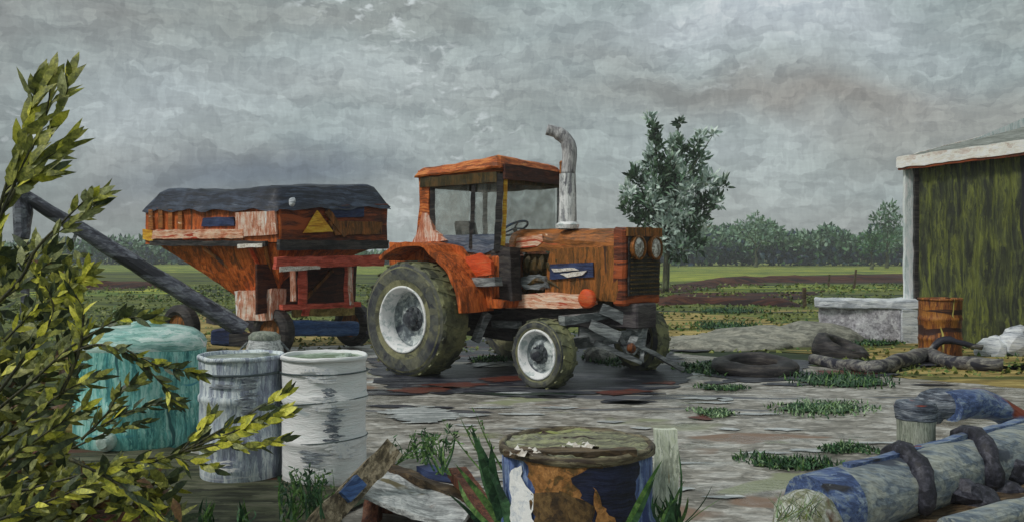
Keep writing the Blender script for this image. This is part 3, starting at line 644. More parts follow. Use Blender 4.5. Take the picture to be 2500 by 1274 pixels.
M['char'] = paint('charred brown', [(30, 22, 20), (48, 36, 32), (70, 56, 48)], 5, 'h', gain=1.0)
M['chalk'] = paint('chalk white', [(190, 194, 200), (224, 226, 228), (240, 240, 238)], 6, 'o', gain=1.3)
M['slate'] = paint('slate smear', [(88, 94, 104), (126, 132, 140), (170, 176, 180)], 3, 'h', gain=1.3)
bc = at(1408, 3.45)
shell('rust_patch', root, bc, .285, [(-42, .85), (14, .85), (22, .70), (6, .62), (-6, .60), (-20, .62), (-34, .70)], M['rust_ochre'], 1, lift=.004)
shell('rust_patch', root, bc, .285, [(-36, .74), (-14, .76), (8, .70), (-2, .60), (-20, .58), (-26, .52), (-36, .50)], M['rust_brown'], 2, lift=.007)
shell('paint_highlight_patch', root, bc, .285, [(-8, .80), (4, .84), (44, .84), (42, .62), (14, .58), (6, .70)], M['ink'], 3, lift=.010)
shell('rust_patch', root, bc, .285, [(8, .78), (14, .70), (26, .64), (30, .58), (16, .58), (6, .66)], M['rust_ochre'], 4, lift=.013)
shell('paint_highlight_patch', root, bc, .285, [(-62, .80), (-50, .82), (-38, .74), (-34, .50), (-30, .20), (-58, .15), (-60, .5)], M['chalk'], 5, lift=.007)
shell('stain', root, bc, .285, [(12, .60), (46, .62), (50, .2), (8, .2)], M['char'], 6, lift=.007)
shell('rust_patch', root, bc, .285, [(-36, .56), (-20, .54), (-18, .50), (-34, .49)], M['rust_brown'], 7, lift=.012)
drum('rusty_drum', 'rust brown oil drum standing in front of the green shed wall', at(2295, 14.0), .31, .93, M['rust_drum'], M['recess'], group=None)
wc = at(792, 6.45)
def strokes(name, root, c, r, az0, az1, h0, h1, n, mat, seed):
    rg = random.Random(seed); bm = nb(); c = Vector(c)
    for k in range(n):
        h = lerp(h0, h1, (k + rg.random() * .6) / n); a = lerp(az0, az1, rg.random() * .35); b = lerp(az0, az1, .6 + .4 * rg.random()); th = rg.uniform(.006, .014); sl = rg.uniform(-.01, .015); m = 14; prev = None
        for q in range(m + 1):
            t = q / m; az = R(lerp(a, b, t)); w = th * (math.sin(math.pi * min(1, t * 1.15 + .05)) ** .6 if t < .95 else .1) * rg.uniform(.6, 1.2); hh = h + sl * t + .003 * math.sin(t * 9 + k); rr = r + .004 + k * .0003
            cur = [bm.verts.new(c + Vector((math.sin(az) * rr, -math.cos(az) * rr, hh + s_ * w))) for s_ in (-1, 1)]
            if prev: bm.faces.new((prev[0], cur[0], cur[1], prev[1]))
            prev = cur
    return obj(name, bm, mat, root, amp=0, L=0)
strokes('stain', wroot, wc, .302, 8, 46, .30, .54, 13, M['slate'], 8)
strokes('stain', wroot, wc, .302, 6, 34, .61, .68, 4, M['slate'], 9)
strokes('stain', wroot, wc, .302, -25, 35, .14, .26, 6, M['slate'], 10)
strokes('paint_highlight_patch', wroot, wc, .303, -10, 60, .52, .62, 8, M['chalk'], 11)  # chalk white daubs from here on are highlights painted onto the drums
strokes('paint_highlight_patch', wroot, wc, .303, -24, 50, .72, .81, 6, M['chalk'], 12)
strokes('paint_highlight_patch', wroot, wc, .303, 10, 70, .20, .30, 8, M['chalk'], 13)
gc = at(590, 6.5)
strokes('stain', groot, gc, .298, 5, 50, .50, .76, 12, M['slate'], 14)
strokes('stain', groot, gc, .298, -30, 30, .66, .70, 2, M['slate'], 15)
strokes('paint_highlight_patch', groot, gc, .298, -30, 30, .10, .17, 4, M['chalk'], 16)
# teal tank
c = at(345, 7.75); root = empty('plastic_tank', c, 'squat teal plastic tank with pale domed top behind the shrub', 'tank')
bm = nb(); r = .53
lathe(bm, [(r * .96, 0), (r, .04), (r, .3), (r + .012, .32), (r + .012, .35), (r, .37), (r, .80)], c, seg=56); obj('body', bm, M['teal'], root, amp=.014, fr=2.5, L=.15, smooth=True)
bm = nb(); lathe(bm, [(r, .80), (r + .01, .84), (r * .97, .89), (r * .85, .94), (r * .6, .975), (r * .3, .985), (0, .985)], c, seg=56); obj('dome', bm, M['teal_top'], root, amp=.012, fr=2.5, L=0, smooth=True)
bm = nb(); lathe(bm, [(.13, .97), (.13, 1.01), (.11, 1.025), (0, 1.03)], c + Vector((.05, 0, 0)), seg=24); obj('lid', bm, M['teal_top'], root, amp=.004, L=0)
bm = nb(); q = c + Vector((-.05, -r - .01, .1)); lathe(bm, [(.075, -.03), (.075, .04), (.05, .06), (.04, .1), (0, .1)], q, ax=Vector((0, -1, 0)), seg=18); obj('outlet', bm, M['leaf_pale'], root, amp=.006, L=0)
# milk can behind grey drum
c = at(645, 8.6); root = empty('metal_churn', c, 'rounded grey metal churn peeping above the grey drum', 'churn')
bm = nb(); lathe(bm, [(.18, 0), (.19, .03), (.19, .55), (.185, .62), (.17, .72), (.14, .80)], c, seg=28); obj('body', bm, M['sheet'], root, amp=.006, L=0, smooth=True)
bm = nb(); lathe(bm, [(.15, .79), (.15, .82), (.11, .855), (0, .87)], c, seg=28); obj('lid', bm, M['stub'], root, amp=.004, L=0, smooth=True)
for s in (-1, 1):
    bm = nb(); tube(bm, curve([c + Vector((s * .18, 0, .6)), c + Vector((s * .24, 0, .66)), c + Vector((s * .16, 0, .76))]), .012, 6); obj('handle', bm, M['steel'], root, amp=0, L=0)

# ---------------------------------------------------------------- tractor
ca, sa = math.cos(R(40)), math.sin(R(40)); OX, OY = -1.445, 11.9
Ff = Vector((ca, -sa, 0)); Ss = Vector((sa, ca, 0)); Z = Vector((0, 0, 1))
def T(a, b, h): return Vector((OX, OY, 0)) + Ff * a + Ss * b + Z * h
def SP(px, py, b):
    k = (px - 1250) / F; a = (k * (OY + ca * b) - OX - sa * b) / (ca + sa * k); z = OY - sa * a + ca * b
    return T(a, b, H - (py - HY) / F * z)
def FP(px, py, a):
    k = (px - 1250) / F; b = (k * (OY - sa * a) - OX - ca * a) / (sa - ca * k); z = OY - sa * a + ca * b
    return T(a, b, H - (py - HY) / F * z)
def side_slab(name, pix, b, th, mat, parent, **kw):
    bm = nb(); slab(bm, [SP(x, y, b) for x, y in pix], Ss * th); return obj(name, bm, mat, parent, **kw)
trac = empty('tractor', T(1.0, 1.37, 0), 'orange farm tractor with square cab, tall bent exhaust and pale wheel rims', 'tractor')
def wheel(c, Rr, w, rr, ax, lugs, name='wheel', inner=.5, dish=.16):
    # c: centre on outer face plane, ax points inward
    root = obase(name, None); col.objects.link(root); root.parent = trac; root.location = c - trac.location
    bm = nb(); e = Rr * .07
    prof = [(rr, .03), (rr + .02, .0), (lerp(rr, Rr, .3), -.015), (lerp(rr, Rr, .5), -.02), (lerp(rr, Rr, .74), -.015), (lerp(rr, Rr, .8), -.005), (Rr - e * .6, .015), (Rr - e * .1, .05), (Rr, w * .3), (Rr, w * .7), (Rr - e * .1, w - .05), (Rr - e * .6, w - .015), (lerp(rr, Rr, .5), w + .01), (rr, w - .03)]
    lathe(bm, prof, c, ax, seg=56, close=True)
    for f in bm.faces: f.material_index = 0
    u = ax.cross(Z).normalized(); v = ax.cross(u)
    nl0 = len(bm.faces)
    for i in range(lugs):
        a = 2 * math.pi * i / lugs
        for sgn in (0, 1):
            a0 = a + (math.pi / lugs if sgn else 0); a1 = a0 + .13
            w0, w1 = (.01, w * .55) if not sgn else (w - .01, w * .45)
            d0 = u * math.cos(a0) + v * math.sin(a0); d1 = u * math.cos(a1) + v * math.sin(a1)
            p0 = c + ax * w0 + d0 * (Rr - .005); p1 = c + ax * w1 + d1 * (Rr + .002)
            beam(bm, p0, p1, .04, .018, up=d0)
    bm.faces.ensure_lookup_table()
    for f in bm.faces:
        rad = (f.calc_center_median() - c); rad = (rad - ax * rad.dot(ax)).length
        if rad > Rr - e * .55: f.material_index = 1
        elif rad < lerp(rr, Rr, .34) or lerp(rr, Rr, .72) < rad < lerp(rr, Rr, .78): f.material_index = 2
    obj('tyre', bm, [M['tyre'], M['tyre_dark'], M['tyre_ring']], root, amp=.006, fr=4, L=0, smooth=False)
    bm = nb(); lathe(bm, [(rr + .012, .025), (rr + .015, -.012), (rr - .012, -.015), (rr - .02, .02), (rr - .05, .05), (rr - .06, dish * .8)], c, ax, seg=44)
    obj('rim', bm, M['rim'], root, amp=.004, L=0, smooth=True)
    bm = nb(); lathe(bm, [(rr - .058, dish * .8), (rr - .075, dish), (rr * .68, dish + .02), (rr * .55, dish - .03), (rr * .36, dish - .03)], c, ax, seg=44)
    obj('disc', bm, M['disc'], root, amp=.005, L=0, smooth=True)
    bm = nb(); lathe(bm, [(rr * .4, dish - .02), (rr * .38, dish - .05), (rr * .25, dish - .06), (rr * .24, dish - .14), (rr * .1, dish - .16), (0, dish - .16)], c, ax, seg=24)
    for k in range(8):
        aa = 2 * math.pi * k / 8; q = c + (u * math.cos(aa) + v * math.sin(aa)) * rr * .32 + ax * (dish - .075); beam(bm, q, q + ax * .03, .03, .03)
    obj('hub', bm, M['hub'], root, amp=.003, L=0)
    return root
wheel(T(0, 0, .765), .765, .50, .43, Ss, 22, dish=.24)
wheel(T(0, 2.74, .765), .765, .46, .45, -Ss, 22)
fb = SP(1322, 860, .25)
st = Matrix.Rotation(R(-4), 4, 'Z') @ Ss
st2 = Matrix.Rotation(R(-14), 4, 'Z') @ Ss
wheel(T(2.06, .25, .425), .425, .27, .29, st, 16, dish=.1)
wheel(T(2.06, 2.75, .465), .465, .25, .30, -st2, 16, dish=.08)
# chassis and axles
bm = nb(); hexa(bm, [T(-.45, 1.1, .62), T(2.9, 1.15, .72), T(2.9, 1.6, .72), T(-.45, 1.65, .62)], [T(-.45, 1.1, 1.02), T(2.9, 1.15, 1.02), T(2.9, 1.6, 1.02), T(-.45, 1.65, 1.02)])
hexa(bm, [T(-.3, 1.15, .5), T(.9, 1.15, .45), T(.9, 1.6, .45), T(-.3, 1.6, .5)], [T(-.3, 1.15, .66), T(.9, 1.15, .66), T(.9, 1.6, .66), T(-.3, 1.6, .66)])
obj('chassis', bm, M['chassis'], trac, L=.2, bev=.02)
bm = nb(); tube(bm, [T(0, .15, .765), T(0, 1.1, .765)], .11, 12); tube(bm, [T(0, 1.6, .765), T(0, 2.6, .765)], .11, 12); obj('rear_axle', bm, M['chassis'], trac, L=0)
bm = nb(); beam(bm, T(2.06, .5, .5), T(2.06, 2.5, .52), .12, .14); beam(bm, T(2.06, .62, .42), T(2.06, .62, .72), .09, .09); beam(bm, T(2.06, 2.3, .42), T(2.06, 2.3, .72), .09, .09); beam(bm, T(2.06, 1.37, .5), T(2.06, 1.37, .85), .3, .25)
obj('front_axle', bm, M['steel'], trac, L=.2)
# engine block
bm = nb(); hexa(bm, [T(1.15, 1.12, 1.0), T(2.55, 1.12, 1.0), T(2.55, 1.78, 1.0), T(1.15, 1.78, 1.0)], [T(1.15, 1.12, 1.62), T(2.55, 1.12, 1.62), T(2.55, 1.78, 1.62), T(1.15, 1.78, 1.62)])
for i in range(5): ball(bm, T(1.25 + i * .13, 1.08, 1.5 - .04 * (i % 2)), .07, .07, .12, 1)
tube(bm, curve([T(1.2, 1.05, 1.15), T(1.5, 1.0, 1.3), T(1.8, 1.06, 1.2)]), .035, 6)
obj('engine', bm, M['olive_black'], trac, amp=.02, fr=6, L=.12)
side_slab('oil_filter', [(1272, 676), (1290, 672), (1330, 675), (1338, 700), (1300, 708), (1272, 702)], .98, .1, M['steel'], trac, amp=.02, fr=8, L=.06)
# bonnet: rounded cross section
def bonnet():
    bm = nb(); b0, b1 = 1.03, 1.87; prof = [(b0, 1.66), (b0 - .004, 1.80), (b0 + .05, 1.90), (b0 + .2, 1.95), ((b0 + b1) / 2, 1.965), (b1 - .2, 1.95), (b1 - .05, 1.90), (b1 + .004, 1.80), (b1, 1.66)]
    secs = [(.98, 0), (1.6, .0), (2.2, -.01), (2.70, -.03)]
    rows = [[bm.verts.new(T(a, b, h + dh)) for b, h in prof] for a, dh in secs]
    for i in range(len(rows) - 1):
        for k in range(len(prof) - 1): bm.faces.new((rows[i][k], rows[i][k + 1], rows[i + 1][k + 1], rows[i + 1][k]))
    bm.faces.new(rows[0]); bm.faces.new(rows[-1])
    obj('bonnet', bm, M['orange_brown'], trac, amp=.014, L=.12)
bonnet()
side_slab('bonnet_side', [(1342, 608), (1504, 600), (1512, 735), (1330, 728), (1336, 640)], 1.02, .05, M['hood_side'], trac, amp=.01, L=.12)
side_slab('vent', [(1342, 645), (1447, 641), (1448, 676), (1342, 682)], .995, .02, M['navy'], trac, amp=.006, L=.08)
side_slab('vent_highlight', [(1346, 656), (1400, 653), (1412, 659), (1350, 664)], .972, .02, M['scrap_white'], trac, amp=.005, fr=14, L=.04)  # both white strips are a highlight painted onto the dark vent
side_slab('vent_highlight', [(1366, 668), (1432, 660), (1422, 671), (1385, 677)], .972, .02, M['scrap_white'], trac, amp=.005, fr=14, L=.04)
side_slab('decal', [(1262, 582), (1322, 572), (1325, 590), (1310, 602), (1258, 606)], 1.012, .015, M['cream'], trac, amp=.008, fr=9, L=.06)
# grille housing (front)
bm = nb(); hexa(bm, [T(2.62, 1.02, 1.0), T(2.80, 1.02, 1.0), T(2.80, 1.88, 1.0), T(2.62, 1.88, 1.0)], [T(2.62, 1.02, 1.955), T(2.80, 1.02, 1.93), T(2.80, 1.88, 1.93), T(2.62, 1.88, 1.955)])
obj('grille_housing', bm, M['darkred'], trac, amp=.01, L=.15, bev=.03)
bm = nb(); slab(bm, [T(2.803, 1.09, 1.12), T(2.803, 1.81, 1.12), T(2.803, 1.81, 1.86), T(2.803, 1.09, 1.86)], Ff * .02); gr = obj('grille', bm, M['black'], trac, amp=.006, L=.15)
bm = nb()
for i in range(9): beam(bm, T(2.835, 1.12, 1.16 + i * .052), T(2.835, 1.78, 1.16 + i * .052), .02, .018)
obj('grille_bars', bm, M['olive_black'], gr, amp=.005, L=.2)
bm = nb(); slab(bm, [T(2.806, 1.05, 1.84), T(2.806, 1.86, 1.84), T(2.806, 1.86, 1.95), T(2.806, 1.05, 1.95)], Ff * .03); obj('brow', bm, M['hood_side'], trac, amp=.008, L=.1)
for b in (1.25, 1.65):
    q = T(2.83, b, 1.70); bm = nb(); lathe(bm, [(.145, -.02), (.15, .05), (.13, .055), (.125, .03)], q, Ff, seg=24); hl = obj('headlight', bm, M['hood_side'], trac, amp=.003, L=0)
    bm = nb(); lathe(bm, [(.127, .03), (.09, .05), (0, .065)], q, Ff, seg=20); obj('lens', bm, M['lamp'], hl, amp=0, L=0, smooth=True)
# lower side rail, step, tank
side_slab('side_rail', [(1232, 722), (1330, 714), (1440, 722), (1448, 742), (1425, 752), (1236, 752), (1212, 742)], .92, .12, M['cream'], trac, amp=.012, fr=5, L=.1)
bm = nb(); lathe(bm, [(0, -.03), (.10, -.03), (.12, -.01), (.12, .04)], SP(1431, 728, .9), Ss, seg=22); obj('reflector', bm, M['orange_hot'], trac, amp=.012, L=0, smooth=True)
bm = nb(); slab(bm, [SP(x, y, .62) for x, y in ((1132, 640), (1190, 632), (1205, 680), (1200, 728), (1232, 735), (1228, 752), (1160, 752), (1142, 740))], Ss * .4); obj('fuel_tank', bm, M['orange'], trac, amp=.012, L=.12)
bm = nb(); slab(bm, [SP(x, y, .60) for x, y in ((1138, 628), (1170, 618), (1200, 640), (1202, 668), (1160, 676), (1140, 672))], Ss * .05); obj('tank_cover', bm, M['orange_hot'], trac, amp=.012, L=.08)
for yy in (688, 812):
    if yy == 688:
        bm = nb(); slab(bm, [SP(x, y, .5) for x, y in ((1140, 678), (1208, 676), (1210, 698), (1142, 700))], Ss * .14); obj('step', bm, M['steel'], trac, amp=.008, L=.1)
side_slab('door_sill', [(1200, 606), (1246, 604), (1250, 735), (1210, 735), (1196, 700), (1210, 690), (1196, 650)], .72, .2, M['black'], trac, amp=.012, L=.1)
bm = nb(); beam(bm, SP(1190, 765, .8), SP(1160, 832, .62), .12, .09); obj('stay', bm, M['steel'], trac, amp=.01, L=.1)
bm = nb(); beam(bm, SP(1205, 790, 1.05), SP(1268, 792, 1.05), .1, .1); obj('crossmember', bm, M['steel'], trac, amp=.01, L=.1)
# fenders: arc around each rear wheel plus flat top
def fender(b0, b1, nm='fender'):
    bm = nb(); RR = .90; c = T(0, 0, .78); rows = []
    for k in range(19):
        an = R(128 - 122 * k / 18); r_ = RR + (.06 if k < 9 else 0)
        d = Ff * math.cos(an) * r_ + Z * math.sin(an) * r_; d2 = Ff * math.cos(an) * (r_ + .05) + Z * math.sin(an) * (r_ + .05)
        if k < 10: hh = 1.0; d2 = Vector((d2.x, d2.y, min(d2.z, 1.0)))
        rows.append([bm.verts.new(c + Ss * b0 + d), bm.verts.new(c + Ss * b1 + d), bm.verts.new(c + Ss * b1 + d2), bm.verts.new(c + Ss * b0 + d2)])
    for i in range(18):
        for k in range(4): bm.faces.new((rows[i][k], rows[i][(k + 1) % 4], rows[i + 1][(k + 1) % 4], rows[i + 1][k]))
    bm.faces.new(rows[0]); bm.faces.new(rows[-1])
    return obj(nm, bm, M['orange'], trac, amp=.012, fr=4, L=.2)
fender(.14, .74); fender(2.0, 2.6)
side_slab('fender_panel', [(950, 592), (1060, 590), (1120, 602), (1150, 640), (1100, 655), (1060, 640), (1000, 645), (950, 650)], .62, .08, M['orange'], trac, amp=.01, L=.12)
# cab
cb0, cb1, ca0, ca1 = .70, 2.04, -.36, 1.06
bm = nb(); hexa(bm, [T(ca0, cb0, 1.05), T(ca1, cb0, 1.05), T(ca1, cb1, 1.05), T(ca0, cb1, 1.05)], [T(ca0, cb0, 1.64), T(ca1, cb0, 1.60), T(ca1, cb1, 1.60), T(ca0, cb1, 1.64)])
obj('cab_floor', bm, M['orange'], trac, amp=.01, L=.2, bev=.02)
bm = nb(); slab(bm, [SP(x, y, .72) for x, y in ((1062, 575), (1210, 572), (1212, 606), (1180, 620), (1140, 614), (1062, 592))], Ss * .04); obj('door_panel', bm, M['cab_blue'], trac, amp=.008, L=.1)
def bar(name, p0, p1, w, mat, d=None): bm = nb(); beam(bm, p0, p1, w, d or w); return obj(name, bm, mat, trac, amp=.008, fr=6, L=.12)
bm = nb(); slab(bm, [SP(x, y, cb0) for x, y in ((1012, 600), (1064, 590), (1052, 560), (1046, 500), (1050, 412), (1022, 418), (1024, 500), (1018, 560))], Ss * .1); obj('cab_pillar', bm, M['orange_h'], trac, amp=.008, L=.1)
bm = nb(); slab(bm, [SP(x, y, cb0 - .012) for x, y in ((1000, 606), (1090, 586), (1058, 562), (1044, 520), (1030, 520), (1020, 565))], Ss * .06); obj('pillar_foot', bm, M['pink'], trac, amp=.008, fr=7, L=.08)
bar('cab_pillar', SP(1056, 592, cb0 + .05), SP(1056, 415, cb0 + .05), .07, M['black'])
bar('cab_pillar', SP(1149, 606, cb0 + .03), SP(1157, 425, cb0 + .03), .055, M['black'])
bar('cab_pillar', SP(1214, 612, cb0 + .03), SP(1222, 425, cb0 + .03), .085, M['black'])
bar('cab_pillar', SP(1228, 600, cb0 + .10), SP(1236, 430, cb0 + .10), .05, M['yellow'])
bar('cab_pillar', FP(1364, 570, ca1), FP(1366, 425, ca1), .06, M['steel'])
bar('cab_pillar', T(ca0, cb1, 1.6), T(ca0, cb1, 2.7), .07, M['steel'])
topz = H - (428 - HY) / F * 12.1
for (p, q) in (((ca0, cb0), (ca1, cb0)), ((ca1, cb0), (ca1, cb1)), ((ca1, cb1), (ca0, cb1)), ((ca0, cb1), (ca0, cb0))):
    bar('cab_rail', T(p[0], p[1], 2.63), T(q[0], q[1], 2.63), .06, M['olive_black'], .14)
# roof
bm = nb(); zz = 2.70
lo = [T(ca0 - .12, cb0 - .08, zz), T(ca1 + .1, cb0 - .08, zz + .04), T(ca1 + .1, cb1 + .06, zz + .0), T(ca0 - .1, cb1 + .06, zz)]
hi = [T(ca0 - .02, cb0 + .02, zz + .13), T(ca1 - .0, cb0 + .02, zz + .22), T(ca1 - .0, cb1 - .06, zz + .17), T(ca0 + .05, cb1 - .06, zz + .15)]
hexa(bm, lo, hi); obj('cab_roof', bm, M['orange_h'], trac, amp=.012, L=.14, bev=.03)
bm = nb(); slab(bm, [T(ca1 + .12, cb0, 2.60), T(ca1 + .12, cb1, 2.60), T(ca1 + .12, cb1, 2.76), T(ca1 + .12, cb0, 2.80)], -Ff * .04); obj('visor', bm, M['recess'], trac, amp=.01, L=.12)
bm = nb(); beam(bm, T(ca1 + .15, cb1 - .12, 2.7), T(ca1 + .15, cb1 - .12, 2.93), .1, .1); obj('beacon', bm, M['orange_brown'], trac, amp=.01, L=.08, bev=.02)
# panes
def pane(pts): bm = nb(); slab(bm, pts[:4], pts[4] * .006); obj('window', bm, M['glass'], trac, amp=0, L=0)
pane([T(ca0 + .06, cb0 + .05, 1.62), T(.50, cb0 + .05, 1.62), T(.50, cb0 + .05, 2.58), T(ca0 + .06, cb0 + .05, 2.58), Ss])
pane([T(.56, cb0 + .05, 1.62), T(ca1 - .06, cb0 + .05, 1.62), T(ca1 - .06, cb0 + .05, 2.58), T(.56, cb0 + .05, 2.58), Ss])
pane([T(ca1, cb0 + .08, 1.62), T(ca1, cb1 - .05, 1.62), T(ca1, cb1 - .05, 2.58), T(ca1, cb0 + .08, 2.58), Ff])
pane([T(ca0, cb0 + .08, 1.66), T(ca0, cb1 - .05, 1.66), T(ca0, cb1 - .05, 2.58), T(ca0, cb0 + .08, 2.58), Ff])
pane([T(ca0 + .06, cb1 - .04, 1.62), T(ca1 - .06, cb1 - .04, 1.62), T(ca1 - .06, cb1 - .04, 2.58), T(ca0 + .06, cb1 - .04, 2.58), Ss])
# seat and steering wheel inside
bm = nb(); hexa(bm, [T(-.05, 1.12, 1.62), T(.4, 1.12, 1.62), T(.4, 1.6, 1.62), T(-.05, 1.6, 1.62)], [T(-.05, 1.12, 1.76), T(.4, 1.12, 1.76), T(.4, 1.6, 1.76), T(-.05, 1.6, 1.76)])
hexa(bm, [T(-.12, 1.14, 1.76), T(.0, 1.14, 1.76), T(.0, 1.58, 1.76), T(-.12, 1.58, 1.76)], [T(-.2, 1.16, 2.1), T(-.1, 1.16, 2.1), T(-.1, 1.56, 2.1), T(-.2, 1.56, 2.1)])
obj('seat', bm, M['steel'], trac, L=.15, bev=.03)
bm = nb(); c = T(.78, 1.37, 1.98); ax = (Z - Ff * .55).normalized(); u = Ss; v = ax.cross(u).normalized()
tube(bm, [c + (u * math.cos(a) + v * math.sin(a)) * .2 for a in [2 * math.pi * k / 24 for k in range(25)]], .016, 6, False)
for k in range(3): a = 2.09 * k; tube(bm, [c, c + (u * math.cos(a) + v * math.sin(a)) * .2], .012, 5)
sw = obj('steering_wheel', bm, M['blue'], trac, amp=0, L=0)
bm = nb(); tube(bm, [c, c - ax * .5], .03, 8); obj('column', bm, M['steel'], sw, amp=0, L=0)
# exhaust
pe = lambda x, y, z=11.55: W(x, y, z)
bm = nb(); tube(bm, [pe(1386, 560), pe(1386, 500), pe(1386, 425)], [.115, .115, .105], 16); obj('muffler', bm, M['exhaust'], trac, amp=.006, L=.1)
bm = nb(); tube(bm, curve([pe(1387, 425), pe(1391, 380), pe(1384, 345), pe(1362, 326), pe(1335, 318)], 5), [.095] * 10 + [.085] * 6 + [.07] * 5, 14); obj('exhaust_pipe', bm, M['soot'], trac, amp=.006, L=0, smooth=True)
bm = nb(); lathe(bm, [(.14, 0), (.15, .05), (.10, .1)], pe(1386, 558), seg=18); obj('collar', bm, M['rim'], trac, amp=.006, L=0)
# air intake stack cap on bonnet
# ---------------------------------------------------------------- gravity wagon
cl = Vector((-6.14, 15.1, 0)); cc_ = Vector((-3.52, 13.6, 0)); cr = Vector((-2.11, 15.2, 0)); cf = cl + cr - cc_
wag = empty('grain_wagon', Vector((-4.1, 15, 0)), 'orange gravity grain wagon with navy tarpaulin behind the tractor', 'wagon')
def hz(p, py): return H - (py - HY) / F * p.y
def LP(px, py, out=0):    # left face
    d = (cc_ - cl); k = (px - 1250) / F; t = (k * cl.y - cl.x) / (d.x - k * d.y); p = cl + d * t; nrm = Vector((d.y, -d.x, 0)).normalized()
    p2 = Vector((p.x, p.y, H - (py - HY) / F * p.y)); return p2 + nrm * out
def RP(px, py, out=0):
    d = (cr - cc_); k = (px - 1250) / F; t = (k * cc_.y - cc_.x) / (d.x - k * d.y); p = cc_ + d * t; nrm = Vector((d.y, -d.x, 0)).normalized()
    return Vector((p.x, p.y, H - (py - HY) / F * p.y)) + nrm * out
LN = Vector(((cc_ - cl).y, -(cc_ - cl).x, 0)).normalized(); RN = Vector(((cr - cc_).y, -(cr - cc_).x, 0)).normalized()
tb = hz(cc_, 596); tt = hz(cc_, 505)
def ring(f, h): return [Vector((p.x, p.y, h_)) for p, h_ in zip(f, h)]
corners = [cl, cc_, cr, cf]
ht = [hz(cl, 508), hz(cc_, 506), hz(cr, 500), hz(cl, 508)]; hb = [hz(cl, 596), hz(cc_, 594), hz(cr, 596), hz(cl, 596)]
bm = nb(); slab(bm, [LP(355, 596), LP(682, 592), LP(682, 508), LP(355, 508)], -LN * .04); obj('side_panel', bm, M['orange'], wag, amp=.015, L=.2)
bm = nb(); slab(bm, [RP(679, 592), RP(945, 600), RP(945, 498), RP(679, 508)], -RN * .04); obj('rear_panel', bm, M['darkred'], wag, amp=.015, L=.2)  # darker than the side panel: this end's shade is put into its colour
bm = nb(); a, b, c, d = ring(corners, ht); a2, b2, c2, d2 = ring(corners, hb); V4 = lambda *p: bm.faces.new([bm.verts.new(x) for x in p]); V4(a, d, d2, a2); V4(c, d, d2, c2); obj('far_panel', bm, M['darkred'], wag, amp=.01, L=.3)
# ribs on left end of side panel
for i, px in enumerate((372, 396, 420, 444)):
    bm = nb(); slab(bm, [LP(px - 5, 560, .004), LP(px + 5, 560, .004), LP(px + 5, 512, .004), LP(px - 5, 512, .004)], LN * .035); obj('rib', bm, M['orange_brown'], wag, amp=.008, L=.15)
def lslab(name, pix, mat, out=.004, th=.03, f=LP, amp=.01, nrm=None):
    bm = nb(); slab(bm, [f(x, y, out) for x, y in pix], (LN if f is LP else RN) * th); return obj(name, bm, mat, wag, amp=amp, fr=6, L=.12)
lslab('board', [(375, 584), (600, 582), (600, 560), (380, 562)], M['cream'], th=.05)
lslab('hatch', [(496, 554), (576, 552), (574, 530), (500, 532)], M['navy'])
lslab('patch_panel', [(582, 580), (680, 572), (676, 516), (580, 520)], M['pink'], th=.045)
lslab('bottom_rail', [(372, 600), (655, 602), (655, 588), (372, 588)], M['black'], th=.06, out=.004)
lslab('rail_trim', [(590, 606), (650, 604), (650, 594), (590, 596)], M['scrap_white'], out=.067, th=.02)
lslab('corner_cap', [(355, 585), (378, 590), (376, 562), (352, 560)], M['yellow'], th=.04)
lslab('hatch', [(800, 532), (886, 530), (886, 506), (806, 506)], M['navy'], f=RP)
lslab('brace', [(790, 520), (800, 512), (850, 572), (835, 580)], M['hood_side'], f=RP, th=.04)
lslab('rear_skin', [(815, 575), (930, 572), (930, 542), (800, 540)], M['hood_side'], f=RP)
lslab('slow_sign', [(735, 570), (808, 566), (768, 514)], M['yellow'], f=RP, out=.045, th=.02, amp=.006)
lslab('bottom_rail', [(676, 612), (942, 608), (942, 588), (676, 586)], M['black'], f=RP, th=.08)
lslab('rail', [(664, 656), (928, 648), (932, 622), (668, 628)], M['redpaint'], f=RP, out=.0, th=.1, amp=.012)
lslab('rag', [(672, 664), (720, 660), (770, 655), (770, 649), (672, 650)], M['scrap_white'], f=RP, out=.11, th=.015, amp=.012)
# hopper sides tapering to the chute
def hopper():
    bm = nb(); top = [LP(385, 598, -.03), LP(676, 594, -.05), RP(930, 600, -.05)]; top.append(top[0] + top[2] - top[1])
    cz = LP(640, 745, -.25); bot0 = [LP(552, 742, -.45), LP(640, 742, -.35), RP(760, 700, -1.0)]; bot0.append(bot0[0] + bot0[2] - bot0[1])
    v1 = [bm.verts.new(p) for p in top]; v2 = [bm.verts.new(p) for p in bot0]
    for i in range(4): bm.faces.new((v1[i], v1[(i + 1) % 4], v2[(i + 1) % 4], v2[i]))
    bm.faces.new(v2)
    return obj('hopper', bm, M['orange'], wag, amp=.012, L=.2)
hopper()
for (x0, y0, x1, y1) in ((498, 606, 548, 672), (610, 606, 622, 700), (648, 600, 632, 700)):
    t = (y0 - 598) / 144; bm = nb(); beam(bm, LP(x0, y0, .0), LP(x1, y1, -.3), .05, .05); obj('hopper_rib', bm, M['hood_side'] if x0 != 610 else M['orange_hot'], wag, amp=.006, L=.15)
bm = nb(); slab(bm, [LP(566, 784, -.1), LP(650, 782, -.1), LP(652, 706, -.1), LP(560, 712, -.1)], -LN * .3); obj('chute', bm, M['pink'], wag, amp=.015, fr=5, L=.1)
